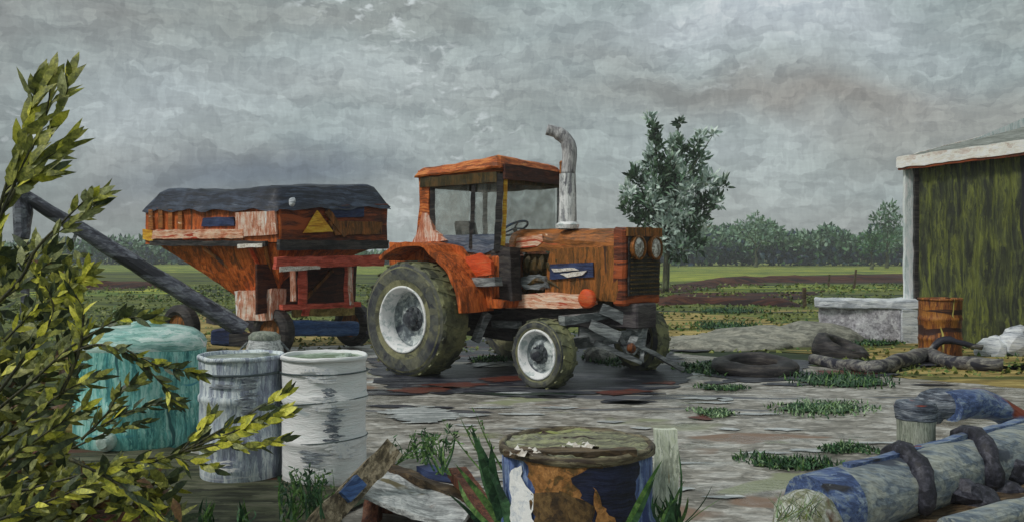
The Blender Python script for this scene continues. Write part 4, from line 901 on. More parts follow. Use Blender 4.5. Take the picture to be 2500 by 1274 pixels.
# running gear
bm = nb()
for (x0, y0, x1, y1) in ((738, 650, 738, 768), (708, 652, 708, 745)): pass
for px in (742, 855):
    beam(bm, RP(px, 652, -.04), RP(px, 752, -.04), .13, .08)
beam(bm, RP(690, 750, -.04), RP(880, 742, -.04), .09, .08)
beam(bm, RP(750, 770, -.04), RP(752, 752, -.04), .08, .08)
obj('frame', bm, M['redpaint'], wag, amp=.012, L=.15)
bm = nb(); beam(bm, RP(718, 655, -.03), RP(718, 735, -.03), .08, .06); obj('upright', bm, M['pink'], wag, amp=.01, L=.1)
bm = nb(); beam(bm, RP(850, 650, .03), RP(856, 744, .03), .06, .05); obj('upright', bm, M['pink'], wag, amp=.01, L=.1)
bm = nb(); slab(bm, [RP(660, 645, -.35), RP(905, 640, -.35), RP(900, 742, -.35), RP(660, 770, -.35)], -RN * .05); obj('recess_shade', bm, M['recess'], wag, amp=.01, L=.2)  # dark sheet added behind the legs, shade of the recess in its colour
bm = nb(); beam(bm, RP(770, 735, -.3), RP(840, 660, -.3), .05, .05); obj('brace', bm, M['hood_side'], wag, amp=.01, L=.15)
bm = nb(); slab(bm, [RP(740, 775, -.2), RP(885, 770, -.2), RP(885, 746, -.2), RP(740, 755, -.2)], -RN * .1); obj('bed_board', bm, M['ochre'], wag, amp=.01, L=.15)
bm = nb(); slab(bm, [RP(716, 822, -.1), RP(888, 820, -.1), RP(890, 786, -.1), RP(720, 782, -.1)], -RN * .3); obj('axle_box', bm, M['blue'], wag, amp=.012, L=.12, bev=.03)
bm = nb(); beam(bm, RP(716, 800, -.3), RP(716, 800, -.3) - RN * 2.4 - LN * .2, .14, .14); obj('reach_pole', bm, M['chassis'], wag, amp=.01, L=.3)
bm = nb(); slab(bm, [W(x, y, 14.6) for x, y in ((512, 842), (590, 846), (596, 812), (560, 800), (514, 804))], Vector((0, .3, 0))); obj('tongue_box', bm, M['navy'], wag, amp=.012, L=.12, bev=.03)
def wwheel(c, ax, r=.38):
    root = obase('wheel', None); col.objects.link(root); root.parent = wag; root.location = c - wag.location
    bm = nb(); lathe(bm, [(r * .55, .02), (r * .7, -.01), (r * .92, .01), (r, .05), (r, .18), (r * .92, .22), (r * .55, .2)], c, ax, seg=32, close=True); obj('tyre', bm, M['black'], root, amp=.008, L=0)
    bm = nb(); lathe(bm, [(r * .58, .03), (r * .5, .06), (r * .2, .04), (0, .02)], c, ax, seg=24); obj('rim', bm, M['hood_side'], root, amp=.004, L=0)
dL = (cl - cc_).normalized()
wwheel(W(655, 812, 13.9) * 1.0, -LN)
q = W(655, 812, 13.9); 
for dd in (dL * 2.1, -LN * 1.9, dL * 2.1 - LN * 1.9): wwheel(Vector((q.x, q.y, q.z)) + dd, -LN)
# tarpaulin: lumpy mounded sheet over the wagon top
def tarp():
    bm = nb(); nx, ny = 36, 18; A_, B_, C_ = cl, cc_, cr
    def surf(u, v):
        p = cl + (cc_ - cl) * u + (cr - cc_) * v
        e = min(u, 1 - u, v * .8, (1 - v) * .8); e = max(0, min(1, e / .07)); m = math.sin(e * math.pi / 2)
        base = lerp(lerp(ht[0], ht[1], u), lerp(ht[3], ht[2], u), v)
        h = base + .02 + m * (.27 + .10 * v + .025 * math.sin(u * 9 + v * 3)) + .02 * noise.noise(Vector((u * 14, v * 9, 1)))
        return Vector((p.x, p.y, h))
    g = []
    for i in range(nx + 1):
        row = []
        for j in range(ny + 1):
            u = i / nx; v = j / ny; row.append(bm.verts.new(surf(u, v)))
        g.append(row)
    for i in range(nx):
        for j in range(ny): bm.faces.new((g[i][j], g[i + 1][j], g[i + 1][j + 1], g[i][j + 1]))
    # hanging edge on all four sides
    cen = (cl + cr) / 2
    for line in ([g[i][0] for i in range(nx + 1)], [g[nx][j] for j in range(ny + 1)], [g[i][ny] for i in range(nx + 1)], [g[0][j] for j in range(ny + 1)]):
        low = []
        for k, vv in enumerate(line):
            d = Vector((vv.co.x - cen.x, vv.co.y - cen.y, 0)).normalized() * .07
            low.append(bm.verts.new(vv.co + d + Vector((0, 0, -.07 - .02 * math.sin(k * .8) - .03 * noise.noise(Vector((k * .3, line[0].co.x, 0)))))))
        for k in range(len(line) - 1): bm.faces.new((line[k], line[k + 1], low[k + 1], low[k]))
    o = obj('tarpaulin', bm, M['tarp'], None, amp=.015, fr=4, L=0, smooth=True)
    tag(o, 'mounded navy black tarpaulin stretched over the orange wagon', 'tarpaulin')
tarp()
bm = nb(); p = RP(706, 494, .08); ball(bm, p, .06, .05, .07, 2); o = obj('lamp', bm, M['white_block'], wag, amp=.012, fr=12, L=0)

# ---------------------------------------------------------------- auger
aug = empty('grain_auger', G(60, 907), 'dark grey steel grain auger sloping from a post down to the wagon chute', 'auger')
p_hi = W(50, 472, 12.5); p_lo = W(596, 806, 13.15)
bm = nb(); tube(bm, [p_hi, p_hi.lerp(p_lo, .5), p_lo], [.085, .12, .13], 14); obj('tube', bm, M['auger'], aug, amp=.012, fr=3, L=.3)
bm = nb(); d = (p_lo - p_hi).normalized(); beam(bm, p_hi.lerp(p_lo, .28) + Z * .08, p_hi.lerp(p_lo, .96) + Z * .13, .05, .06); obj('drive_shaft', bm, M['steel'], aug, amp=.01, L=.3)
bm = nb(); hexa(bm, [W(x, y, 12.4) for x, y in ((38, 560), (72, 560), (74, 576), (36, 576))], [W(x, y, 12.65) for x, y in ((34, 480), (78, 484), (78, 560), (36, 560))]); 
bm.free(); bm = nb(); tube(bm, [W(56, 470, 12.5), W(55, 520, 12.5), W(54, 585, 12.45)], [.12, .12, .10], 10); obj('spout', bm, M['auger'], aug, amp=.015, fr=5, L=.12)
bm = nb(); ball(bm, p_hi, .13, .13, .12, 2); obj('head', bm, M['black'], aug, amp=.01, L=0)
bm = nb(); beam(bm, W(57, 560, 12.5), W(64, 908, 12.5), .09, .09); obj('post', bm, M['auger'], aug, amp=.012, L=.2)
bm = nb(); beam(bm, W(64, 900, 12.5), W(190, 560, 12.65), .04, .04); obj('brace', bm, M['steel'], aug, amp=.012, L=.2)
bm = nb(); a = p_lo; slab(bm, [a + Vector((-.18, -.15, -.2)), a + Vector((.22, -.15, -.2)), a + Vector((.22, .2, -.2)), a + Vector((-.18, .2, -.2))], Z * .16); obj('intake', bm, M['black'], aug, amp=.012, L=.1)

# ---------------------------------------------------------------- dismantled frame by the front wheel
fr = empty('loader_frame', G(1560, 905), 'dismantled grey steel loader frame leaning against the far front wheel', 'steel frame')
for i, (x0, y0, z0, x1, y1, z1, w, h) in enumerate(((1372, 782, 10.7, 1480, 768, 11.2, .11, .1), (1440, 790, 10.9, 1512, 822, 10.9, .1, .12), (1468, 752, 11.1, 1560, 796, 11.1, .12, .14), (1580, 766, 11.3, 1535, 862, 11.0, .13, .1),
      (1452, 836, 11.0, 1566, 884, 11.0, .08, .06), (1546, 836, 11.0, 1668, 900, 11.3, .07, .05), (1535, 862, 11.0, 1512, 822, 10.95, .06, .06), (1566, 884, 11.0, 1580, 766, 11.25, .05, .05))):
    bm = nb(); beam(bm, W(x0, y0, z0), W(x1, y1, z1), w, h); obj('beam', bm, M['steel'], fr, amp=.012, fr=5, L=.12)
bm = nb(); ball(bm, W(1541, 848, 10.85), .06, .05, .06, 2); obj('pin', bm, M['rust_drum'], fr, amp=.01, L=0)
bm = nb(); p = G(1468, 885); ball(bm, (p.x, p.y + .1, .10), .26, .18, .17, 3); tag(obj('rock', bm, M['stone'], None, amp=.03, fr=4, L=0), 'pale grey rock on the mud between the tractor front wheels', 'rock')

# old tyres and driftwood
def flat_tyre(c, r, w, label, tilt=(0, 0, 1), arc=None):
    bm = nb(); ax = Vector(tilt).normalized()
    lathe(bm, [(r * .55, 0), (r * .8, -.03), (r * .97, .02), (r, w * .3), (r, w * .7), (r * .97, w - .02), (r * .8, w + .03), (r * .55, w), (r * .6, w * .5)], c, ax, seg=44, close=True)
    tag(obj('old_tyre', bm, M['black'], None, amp=.02, fr=3, L=0, smooth=True), label, 'tyre', 'discarded tyres on the yard')
q = G(1868, 925); flat_tyre(q + Vector((0, .55, .03)), .58, .15, 'large discarded tyre lying flat on dark mud right of the tractor', (.05, -.08, 1))
q = G(2070, 872); flat_tyre(q + Vector((-.05, .35, -.1)), .45, .3, 'smaller tilted tyre half sunk in dry grass below the white bench', (.35, -.25, 1))
bm = nb(); lg = [(1985, 893, .10), (2060, 905, .1), (2140, 915, .09), (2200, 900, .12), (2262, 886, .12), (2330, 902, .11), (2450, 908, .09)]
pts = [G(x, y) + Z * r for x, y, r in lg]; P = curve(pts, 5); tube(bm, P, [.11 - .05 * abs(i / len(P) - .6) for i in range(len(P))], 10)
dw = empty('driftwood_log', pts[3], 'long crooked grey driftwood log lying across the yellow grass', 'log')
obj('trunk', bm, M['wood_grey'], dw, amp=.03, fr=3, L=0, smooth=True)
bm = nb(); tube(bm, curve([pts[4], pts[4] + Vector((.25, -.05, .22)), pts[4] + Vector((.75, -.15, .12))]), [.06] * 8 + [.04] * 5, 8); obj('branch', bm, M['wood_grey'], dw, amp=.02, L=0, smooth=True)
bm = nb(); p = G(2480, 868)
for i in range(5): ball(bm, (p.x + (i - 2) * .2, p.y + .2 * (i % 2), .08 + .2 * (i == 3) + .1 * (i == 2)), .26, .22, .22, 2)
tag(obj('rubble_heap', bm, M['white_block'], None, amp=.05, fr=3, L=0), 'heap of white rubble at the foot of the shed, frame edge', 'rubble')
c = G(2368, 842); rt = empty('white_bucket', c, 'small white pail standing right of the rusty drum by the shed wall', 'bucket')
c = Vector((c.x, 13.9, .35)); rt.location = (c.x, c.y, 0)
bm = nb(); lathe(bm, [(.0, 0), (.13, 0), (.17, .42), (.185, .43), (.18, .46), (.15, .45), (.12, .05)], Vector((c.x, c.y, .34)), seg=24); obj('pail', bm, M['shed_white'], rt, amp=.006, L=0, smooth=True)
bm = nb(); hexa(bm, [Vector((c.x + a * .2, c.y + b * .2, 0)) for a, b in ((-1, -1), (1, -1), (1, 1), (-1, 1))], [Vector((c.x + a * .19, c.y + b * .19, .335)) for a, b in ((-1, -1), (1, -1), (1, 1), (-1, 1))])
bm.normal_update(); tag(obj('crate', bm, M['plank_dark'], None, amp=.015, L=.12), 'dark wooden crate under the small white pail', 'crate')

# ---------------------------------------------------------------- foreground junk
bm = nb(); beam(bm, W(962, 1092, 5.5), W(752, 1310, 5.0), .14, .05, up=Vector((.6, -.8, .5))); pl = obj('plank', bm, M['plank'], None, amp=.012, fr=6, L=.08)
tag(pl, 'weathered plank leaning up to the right in front of the white drum', 'plank')
bm = nb(); beam(bm, W(880, 1172, 5.24), W(842, 1212, 5.16), .08, .055, up=Vector((.6, -.8, .5))); o = obj('paint_highlight_patch', bm, M['blue'], pl, amp=.008, L=.06)
# the broken crate lid and boards
jk = empty('broken_panel', G(1050, 1270), 'broken grey sheet panel with dark timber edges in front of the plank', 'panel')
zj = 5.3
jp = lambda x, y, z=zj: W(x, y, z)
bm = nb(); slab(bm, [jp(955, 1150, 5.9), jp(1170, 1236, 5.6), jp(1110, 1310, 5.0), jp(882, 1215, 5.3)], Vector((0, 0, .03))); obj('sheet', bm, M['sheet'], jk, amp=.03, fr=4, L=.08)
bm = nb(); beam(bm, jp(950, 1143, 5.85), jp(1225, 1262, 5.35), .09, .07); obj('edge_board', bm, M['plank_dark'], jk, amp=.02, fr=5, L=.08)
bm = nb(); beam(bm, jp(915, 1205, 5.5), jp(905, 1300, 5.3), .09, .12); obj('edge_board', bm, M['rust'], jk, amp=.02, fr=5, L=.08)
bm = nb(); beam(bm, jp(1115, 1150, 5.7), jp(1220, 1290, 5.1), .11, .06); tag(obj('board', bm, M['rust'], None, amp=.02, fr=4, L=.08), 'red brown rotten board lying between the broken panel and blue drum', 'board')
bm = nb(); beam(bm, G(1035, 1140, .06), G(1120, 1168, .05), .14, .05); tag(obj('board', bm, M['navy'], None, amp=.02, fr=4, L=.05), 'short navy board end lying under the grass stems', 'board')
bm = nb(); p = G(960, 1245); ball(bm, (p.x, p.y, .03), .15, .14, .09, 3); tag(obj('brick_stack', bm, M['rust'], None, amp=.02, L=.06), 'rust red lump of broken brick under the broken panel', 'brick')
bm = nb(); p = at(1618, 3.72); beam(bm, Vector((p.x + .01, p.y, 0)), Vector((p.x + .01, p.y, .885)), .10, .07); tag(obj('post', bm, M['post_white'], None, amp=.01, fr=6, L=.08), 'whitewashed wooden post standing right behind the blue drum', 'post')
# rubbish on the blue drum
c = at(1408, 3.45)
bm = nb(); zt = .885; beam(bm, Vector((c.x - .27, c.y - .16, zt)), Vector((c.x + .2, c.y - .2, zt + .01)), .07, .02); tag(obj('board', bm, M['plank_dark'], None, amp=.006, fr=12, L=.04), 'dark charred slat lying along the front rim of the blue drum', 'board')
for (px, py, w, lb) in ((1285, 1108, .085, 'left scrap of white rag on the dark slat over the blue drum'), (1415, 1092, .10, 'right scrap of white rag on the mossy blue drum top')):
    p = W(px, py, 3.25 if px < 1300 else 3.35); bm = nb(); g = []
    for i in range(9):
        g.append([bm.verts.new(Vector((p.x + (i / 8 - .5) * 2 * w * .7, p.y + (j / 4 - .5) * .09, .895 + .012 * math.sin(i * 1.9 + j) + .01 * noise.noise(Vector((i, j, px)))))) for j in range(5)])
    for i in range(8):
        for j in range(4): bm.faces.new((g[i][j], g[i + 1][j], g[i + 1][j + 1], g[i][j + 1]))
    tag(obj('rag', bm, M['scrap_white'], None, amp=.006, fr=20, L=0, smooth=True), lb, 'rag', 'white scraps on the blue drum')

# blue grey pipework bottom right
pp = empty('old_pipework', W(2280, 1200, 5.6) * 1, 'scrapped blue grey pipe with dark straps, stub and curved elbow', 'pipework'); pp.location.z = 0
A = W(1990, 1245, 5.15); B = W(2620, 1062, 6.7)
bm = nb(); tube(bm, [A.lerp(B, t / 8) for t in range(9)], .195, 24); obj('main_pipe', bm, M['pipe'], pp, amp=.02, fr=4, L=0, smooth=False)
bm = nb(); tube(bm, [A + Vector((-.02, -.01, 0)), A.lerp(B, .07)], .205, 24); obj('end_flange', bm, M['pipe_blue'], pp, amp=.01, L=0)
bm = nb(); off = Vector((.0, .02, .185)); beam(bm, A.lerp(B, .1) + off, A.lerp(B, 1) + off, .06, .05); obj('seam', bm, M['pipe_blue'], pp, amp=.01, L=.15)
dA = (B - A).normalized(); sA = dA.cross(Z).normalized(); uA = sA.cross(dA)
for t, sk in ((.29, .12), (.55, .16)):
    c = A.lerp(B, t); pts = []
    for k in range(15):
        a = R(-30 + 230 * k / 14); pts.append(c + (-sA * -math.cos(a) + uA * math.sin(a)) * .205 - dA * sk * math.cos(a) * .8)
    bm = nb(); tube(bm, pts, [.05 + .02 * math.sin(k * 1.1) ** 2 for k in range(15)], 8); obj('strap', bm, M['strap'], pp, amp=.012, fr=8, L=0, smooth=True)
bm = nb(); c = W(2236, 1112, 6.1); lathe(bm, [(.135, -.1), (.125, 0), (.12, .2), (.125, .26)], c, seg=26); obj('stub', bm, M['stub'], pp, amp=.008, L=0, smooth=True)
bm = nb(); lathe(bm, [(.13, -.02), (.15, -.02), (.15, .06), (.125, .07)], c, seg=26); obj('collar', bm, M['strap'], pp, amp=.01, L=0)
bm = nb(); lathe(bm, [(.12, .24), (.13, .25), (.135, .33), (.12, .37), (.06, .385), (0, .385)], c, seg=26); obj('cap', bm, M['stub_cap'], pp, amp=.008, L=0)
bm = nb(); tube(bm, curve([W(2262, 1030, 6.6), W(2275, 992, 6.62), W(2335, 985, 6.55)], 5), [.09, .10, .11, .12, .12, .12, .12, .12, .12, .12, .11], 16); obj('elbow', bm, M['stub_cap'], pp, amp=.012, L=0)
bm = nb(); tube(bm, curve([W(2318, 992, 6.5), W(2400, 985, 6.7), W(2465, 1015, 6.8), W(2510, 1060, 6.8), W(2560, 1100, 6.7)], 6), .105, 18); obj('curved_pipe', bm, M['pipe_blue'], pp, amp=.014, fr=4, L=0)
bm = nb(); tube(bm, [W(2310, 1290, 4.9), W(2600, 1215, 5.4)], .07, 16); tag(obj('pipe', bm, M['pipe'], None, amp=.01, L=.2), 'thin blue grey pipe lying under the strapped main pipe, bottom corner', 'pipe')
bm = nb()
for i, (x0, y0, x1, y1, z) in enumerate(((2080, 1290, 2520, 1165, 5.7), (2150, 1300, 2560, 1200, 5.3))):
    beam(bm, W(x0, y0, z), W(x1, y1, z + .5), .2, .08)
tag(obj('sleeper', bm, M['plank_dark'], None, amp=.02, fr=5, L=.1), 'dark rust stained timber skid under the blue grey pipework', 'timber')
bm = nb(); p = W(1965, 1262, 5.0); ball(bm, (p.x, p.y, .12), .19, .16, .19, 3); tag(obj('rock', bm, M['rock'], None, amp=.025, fr=5, L=0), 'rounded mossy pale boulder at the left end of the blue grey pipe', 'rock')

bm = nb()
for (px, py, z, r) in ((2340, 1200, 5.6, .09), (2390, 1225, 5.6, .11), (2440, 1195, 5.8, .10), (2475, 1150, 6.0, .10)): ball(bm, W(px, py, z), r * 1.3, r, r * .9, 2)
tag(obj('rubble_heap', bm, M['strap'], None, amp=.04, fr=6, L=0), 'dark lumps of rubble heaped under the right end of the strapped pipe', 'rubble')
# ---------------------------------------------------------------- tall grass in the foreground
def tuft(name, stems, label, mats, wd_, seed, cat='grass tuft', seedheads=False, group='tall grass in the foreground'):
    rg = random.Random(seed); bm = nb()
    for (x0, y0, z0, x1, y1, w) in stems:
        p0 = W(x0, y0, z0); p1 = W(x1, y1, z0 + rg.uniform(-.1, .1)); n = 6; prev = None; side = Vector((1, rg.uniform(-.3, .3), 0)).normalized()
        bend = rg.uniform(-.03, .03); m = rg.randrange(len(mats))
        for k in range(n + 1):
            t = k / n; q = p0.lerp(p1, t) + Vector((math.sin(t * math.pi) * bend, 0, 0)); ww = side * w / 2 * (1 - t) ** .55
            cur = [bm.verts.new(q - ww), bm.verts.new(q + ww)] if k < n else [bm.verts.new(q)]
            if prev: f = bm.faces.new((prev[0], prev[1], *cur[::-1])); f.material_index = m
            prev = cur
        if seedheads:
            for k in range(9): t = rg.uniform(.35, 1); q = p0.lerp(p1, t); leafq(bm, q, rv(rg) + Z * .8, rv(rg) + Vector((0, -1, 0)), rg.uniform(.02, .05), .012, m)
    return tag(obj(name, bm, mats, None, amp=0, L=0), label, cat, group)
rg = random.Random(77)
def many(xc, y0, z, n, spread, top, tspread, w):
    return [(xc + rg.uniform(-spread, spread), y0 + rg.uniform(-6, 10), z + rg.uniform(-.15, .15), xc + rg.uniform(-tspread, tspread), top + abs(rg.gauss(0, 25)), w * rg.uniform(.6, 1.3)) for _ in range(n)]
GB = [M['blade'], M['blade_deep'], M['blade']]
tuft('grass_tuft', [(1215, 1200, 3.7, 1142, 1040, .03), (1235, 1290, 3.4, 1150, 1035, .05), (1250, 1300, 3.4, 1168, 1062, .06), (1262, 1300, 3.4, 1200, 1080, .06), (1240, 1300, 3.4, 1110, 1130, .045), (1215, 1300, 3.5, 1118, 1170, .04), (1180, 1290, 3.6, 1090, 1200, .03), (1250, 1300, 3.3, 1190, 1140, .05)], 'thick green blades standing at the left side of the blue drum', GB, .04, 1)
tuft('grass_tuft', many(1010, 1125, 5.6, 22, 45, 1050, 60, .014) + many(1075, 1150, 5.4, 10, 20, 1040, 50, .014), 'feathery green grass stems just right of the plank top', GB, .02, 2, seedheads=True)
tuft('grass_tuft', [(1200, 1160, 5.0, 1120, 1010, .014), (1185, 1160, 5.0, 1075, 1020, .012), (1230, 1150, 4.8, 1160, 1005, .014), (1190, 1170, 4.8, 1150, 1040, .012), (1100, 1160, 5.2, 1085, 1060, .014), (1085, 1150, 5.2, 1110, 1040, .014)], 'slender seedy stalks leaning left above the thick blades', GB, .02, 3, seedheads=True)
tuft('grass_tuft', [(1530, 1290, 3.1, 1618, 1120, .028), (1536, 1300, 3.1, 1600, 1160, .025), (1640, 1290, 3.4, 1672, 1170, .022), (1645, 1290, 3.4, 1656, 1095, .014), (1655, 1290, 3.6, 1740, 1180, .010), (1660, 1290, 3.6, 1770, 1210, .008), (1640, 1290, 3.5, 1628, 1180, .02), (1652, 1290, 3.4, 1680, 1210, .02)], 'green blades crossing the right side of the blue drum and the white post', GB, .02, 4)
tuft('grass_tuft', many(1628, 1300, 3.4, 22, 28, 1200, 34, .02), 'dark grass bunch hiding the foot of the white post', [M['blade_deep'], M['blade_deep'], M['blade']], .02, 8)
tuft('grass_tuft', many(760, 1270, 5.2, 26, 50, 1140, 60, .013) + many(705, 1270, 5.2, 10, 20, 1160, 30, .016), 'spiky green grass at the foot of the white drum', GB, .02, 5, seedheads=True)
tuft('grass_tuft', many(505, 1280, 5.0, 14, 18, 1210, 25, .02) + many(600, 1280, 5.0, 12, 14, 1210, 25, .02), 'dark green grass sprouts below the grey drum', [M['blade_deep'], M['blade_deep'], M['blade']], .02, 6)
tuft('grass_tuft', many(1950, 1265, 4.8, 50, 60, 1190, 80, .008), 'pale dry bristly grass in front of the mossy boulder', [M['blade_pale'], M['blade_olive'], M['stub']], .01, 7)

# ---------------------------------------------------------------- the shrub on the left
def shrub():
    rg = random.Random(21); root = empty('leafy_shrub', Vector((-2.2, 4.6, 0)), 'wild shrub with long yellow green leaves filling the left edge', 'shrub')
    st = nb(); lv = nb(); MT = [M['leaf_olive'], M['leaf_yellow'], M['leaf_deep'], M['leaf_greyo'], M['leaf_brown']]
    def branch(pts, r, ln, lw, ws, step=.05, spread=.9, t0=.1, side=0, n_=2):
        P = curve([W(*p) for p in pts], 6); n = len(P); tube(st, P, [r * (1 - .75 * i / (n - 1)) for i in range(n)], 6)
        acc = 0
        for i in range(n - 1):
            if i / n < t0: continue
            seg = P[i + 1] - P[i]; k = max(1, int(seg.length / step)); d = seg.normalized()
            for j in range(k):
                for _ in range(n_):
                    p = P[i].lerp(P[i + 1], rg.random()); v = rv(rg); v.y *= .5; s = (v - d * v.dot(d)).normalized()
                    if side and s.x * side < 0 and rg.random() < .6: s = -s
                    leafq(lv, p, d * rg.uniform(.5, 1.3) + s * spread * rg.uniform(.3, 1), Vector((rg.gauss(0, .5), -1, rg.gauss(0, .5))), ln * rg.uniform(.6, 1.3), lw * rg.uniform(.6, 1.25), pick(rg, ws), rg.uniform(-.1, .3))
        leafq(lv, P[-1], d, Vector((0, -1, 0)), ln, lw, pick(rg, ws))
    z = 4.3
    # tall upright branches against the sky
    branch([(-60, 1100, z), (-30, 760, z), (-5, 540, z), (40, 380, z), (75, 270, z), (90, 215, z)], .012, .15, .05, (4, 3.5, .3, 1, 0), .06, .55, .28, 0, 2)
    branch([(-10, 560, z), (60, 400, z), (110, 290, z), (125, 200, z)], .008, .15, .05, (4, 3, .4, 1, 0), .075, .5, .2, 0, 1)
    branch([(20, 500, z), (90, 370, z), (150, 260, z), (172, 188, z)], .007, .13, .045, (4, 2.5, .6, 1, 0), .075, .5, .1, 0, 1)
    branch([(10, 470, z), (60, 420, z), (120, 380, z), (150, 358, z)], .006, .15, .04, (4, 3, .3, 1, 0), .08, .35, .1, 0, 1)
    branch([(10, 480, z), (60, 445, z), (110, 425, z)], .006, .13, .04, (4, 2, .3, 1, 0), .08, .4, .1, 0, 2)
    # cluster over the auger
    branch([(-40, 760, z), (40, 690, z), (90, 610, z), (150, 545, z), (200, 500, z), (235, 478, z)], .010, .10, .035, (2, .4, .3, 4, 0), .04, .7, .6, 0, 2)
    branch([(60, 640, z), (110, 590, z), (170, 550, z), (240, 494, z)], .005, .09, .03, (2, 0, 1, 4, 0), .04, .6, .4, 0, 2)
    branch([(-20, 740, z), (60, 690, z), (120, 640, z)], .006, .08, .03, (2, .4, 3, 2, 0), .06, .8, .2, 0, 2)
    # mid left
    branch([(-40, 1000, z), (70, 860, z), (130, 760, z), (100, 680, z)], .010, .10, .035, (4, 2.5, 1, .5, 0), .04, .9, .2, 0, 2)
    branch([(150, 960, z), (190, 860, z), (200, 760, z), (170, 690, z), (210, 670, z)], .010, .09, .035, (3, 4, 1, .5, 0), .04, .9, .1, 0, 3)
    branch([(10, 830, z), (80, 760, z), (140, 720, z), (190, 690, z)], .006, .09, .03, (3, 3, 1, .5, 0), .05, .9, .1, 0, 2)
    branch([(-20, 1010, z), (90, 920, z), (180, 840, z), (290, 780, z), (370, 776, z)], .009, .09, .03, (3, .8, 3, 1, 0), .05, .8, .1, 0, 2)
    branch([(140, 880, z), (230, 840, z), (320, 870, z), (400, 940, z), (420, 968, z)], .008, .09, .03, (2.5, .8, 4, .5, 0), .04, .8, .1, 0, 2)
    branch([(300, 850, z), (370, 885, z), (430, 900, z), (480, 910, z)], .006, .08, .025, (2.5, 1.2, 4, .3, 0), .05, .8, .1, 0, 2)
    branch([(-30, 1090, z), (60, 1030, z), (150, 960, z), (230, 920, z)], .010, .10, .03, (3, .4, 4, 1, 0), .05, .7, .05, 0, 2)
    branch([(200, 1070, z), (260, 1010, z), (290, 960, z), (330, 935, z)], .007, .08, .026, (3, .1, 4, .2, 0), .06, .9, .1, 0, 2)
    branch([(210, 1060, z), (300, 1010, z), (360, 990, z), (420, 978, z)], .006, .08, .022, (2, .1, 4, .2, 0), .06, .5, .1, 0, 2)
    branch([(180, 1090, z), (270, 1050, z), (350, 1030, z)], .006, .08, .022, (2, .1, 4, .2, 0), .07, .5, .1, 0, 2)
    # long reach to the right
    branch([(120, 1230, z), (280, 1160, z), (430, 1105, z), (560, 1040, z), (690, 966, z)], .010, .09, .03, (2.5, 2, 3, .3, 0), .045, .5, .05, 0, 2)
    branch([(470, 1090, z), (560, 1060, z), (620, 1035, z), (690, 1012, z)], .006, .10, .035, (1, 5, .4, .2, 0), .05, .5, .2, 0, 2)
    branch([(450, 1100, z), (540, 1085, z), (620, 1085, z), (690, 1072, z)], .006, .09, .028, (2.5, 3, 1, .6, 0), .06, .4, .1, 0, 2)
    branch([(430, 1110, z), (480, 1060, z), (510, 1020, z)], .006, .08, .03, (1.5, 4, 2, .2, 0), .06, .5, .2, 0, 2)
    branch([(0, 1215, z), (150, 1170, z), (300, 1130, z), (420, 1115, z), (520, 1145, z)], .008, .09, .03, (3, 3, 1.5, .4, 0), .045, .8, .02, 0, 2)
    branch([(170, 1120, z - .3), (290, 1180, z - .3), (360, 1230, z - .3), (450, 1300, z - .3)], .010, .09, .03, (2, 5, 1, .2, 0), .05, .5, .02, 0, 2)
    branch([(-40, 1200, z), (20, 1120, z), (120, 1050, z), (200, 1000, z)], .009, .11, .035, (4, 1, 2, 1, 0), .05, .8, .02, 0, 2)
    branch([(-60, 1290, z - .3), (60, 1240, z - .3), (200, 1190, z - .3), (260, 1150, z - .3)], .009, .11, .035, (3, 3, 3, .2, 0), .04, .9, .02, 0, 3)
    # dense inner foliage along the left frame edge and the bottom
    for _ in range(380):
        px = -60 + 210 * rg.random() ** 1.6; py = rg.uniform(880, 1290) ; p = W(px, py, rg.uniform(4.5, 5.2))
        leafq(lv, p, Vector((rg.uniform(.2, 1), rg.gauss(0, .4), rg.gauss(.3, .6))), Vector((rg.gauss(0, .5), -1, rg.gauss(0, .5))), rg.uniform(.09, .2), rg.uniform(.035, .07), pick(rg, (5, .5, 3, 1.5, .5)))
    for _ in range(620):
        px = -60 + 250 * rg.random() ** 1.3; py = rg.uniform(610, 960); p = W(px, py, rg.uniform(4.6, 5.4))
        if noise.noise(Vector((px * .012, py * .012, 3))) < -.12: continue
        leafq(lv, p, Vector((rg.uniform(-.4, 1), rg.gauss(0, .4), rg.gauss(.4, .6))), Vector((rg.gauss(0, .5), -1, rg.gauss(0, .5))), rg.uniform(.08, .16), rg.uniform(.03, .06), pick(rg, (3, .3, 5, 2, .4)))
    for _ in range(520):
        px = rg.uniform(-60, 430); py = rg.uniform(1150 + max(0, px - 300) * .12, 1300); p = W(px, py, rg.uniform(4.6, 5.3)); p.z = max(.04, p.z)
        leafq(lv, p, Vector((rg.uniform(-1, 1), rg.gauss(0, .4), rg.gauss(.2, .5))), Vector((rg.gauss(0, .5), -1, rg.gauss(0, .8))), rg.uniform(.08, .17), rg.uniform(.03, .06), pick(rg, (4, .7, 3, 1, 1.2)))
    obj('stems', st, M['twig'], root, amp=.006, L=0, smooth=True)
    obj('leaves', lv, MT, root, amp=0, L=0)
shrub()
bm = nb(); slab(bm, [G(60, 1068), G(210, 1068), G(210, 1000), G(60, 1000)], Z * .22); tag(obj('crate', bm, M['ochre'], None, amp=.02, L=.1), 'ochre wooden box glimpsed through the shrub left of the teal tank', 'crate')
bm = nb(); p = W(270, 1262, 5.0); ball(bm, (p.x, p.y, .1), .18, .14, .12, 3); tag(obj('stone', bm, M['rust'], None, amp=.03, L=0), 'dull red stone under the shrub at the bottom left', 'stone')

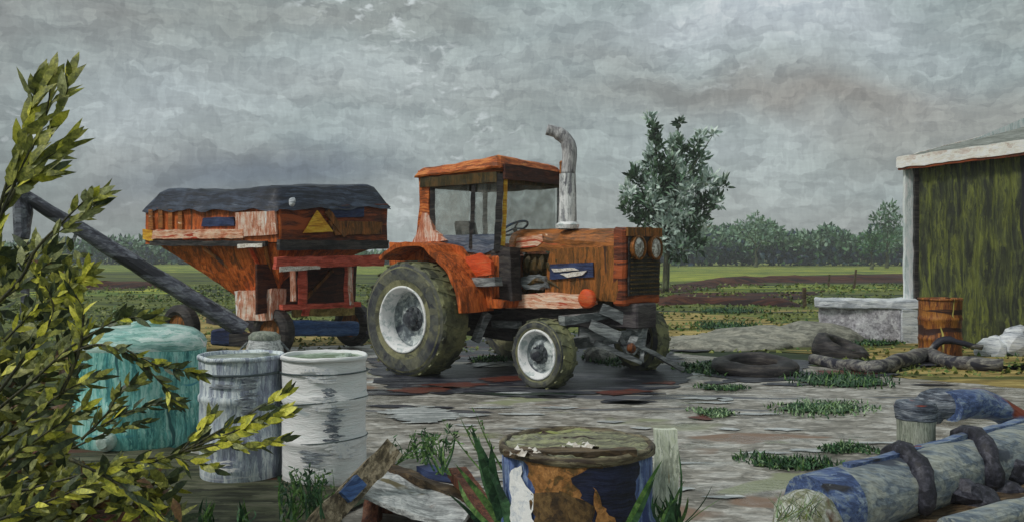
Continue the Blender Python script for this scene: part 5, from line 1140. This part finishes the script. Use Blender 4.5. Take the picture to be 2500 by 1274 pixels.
# ---------------------------------------------------------------- haze
def haze():
    bm = nb(); hexa(bm, [Vector(p) for p in ((-140, -8, -1), (140, -8, -1), (140, 260, -1), (-140, 260, -1))], [Vector(p) for p in ((-140, -8, 16), (140, -8, 16), (140, 260, 16), (-140, 260, 16))])
    o = obj('haze', bm, bpy.data.materials.new('haze'), None, amp=0, L=0); o['kind'] = 'stuff'
    m = o.data.materials[0]; m.use_nodes = True; N = m.node_tree.nodes; N.remove(N['Principled BSDF'])
    v = N.new('ShaderNodeVolumePrincipled'); v.inputs['Color'].default_value = (.9, .93, .93, 1); v.inputs['Density'].default_value = .0013; v.inputs['Anisotropy'].default_value = .0
    m.node_tree.links.new(v.outputs[0], N['Material Output'].inputs['Volume'])
haze()
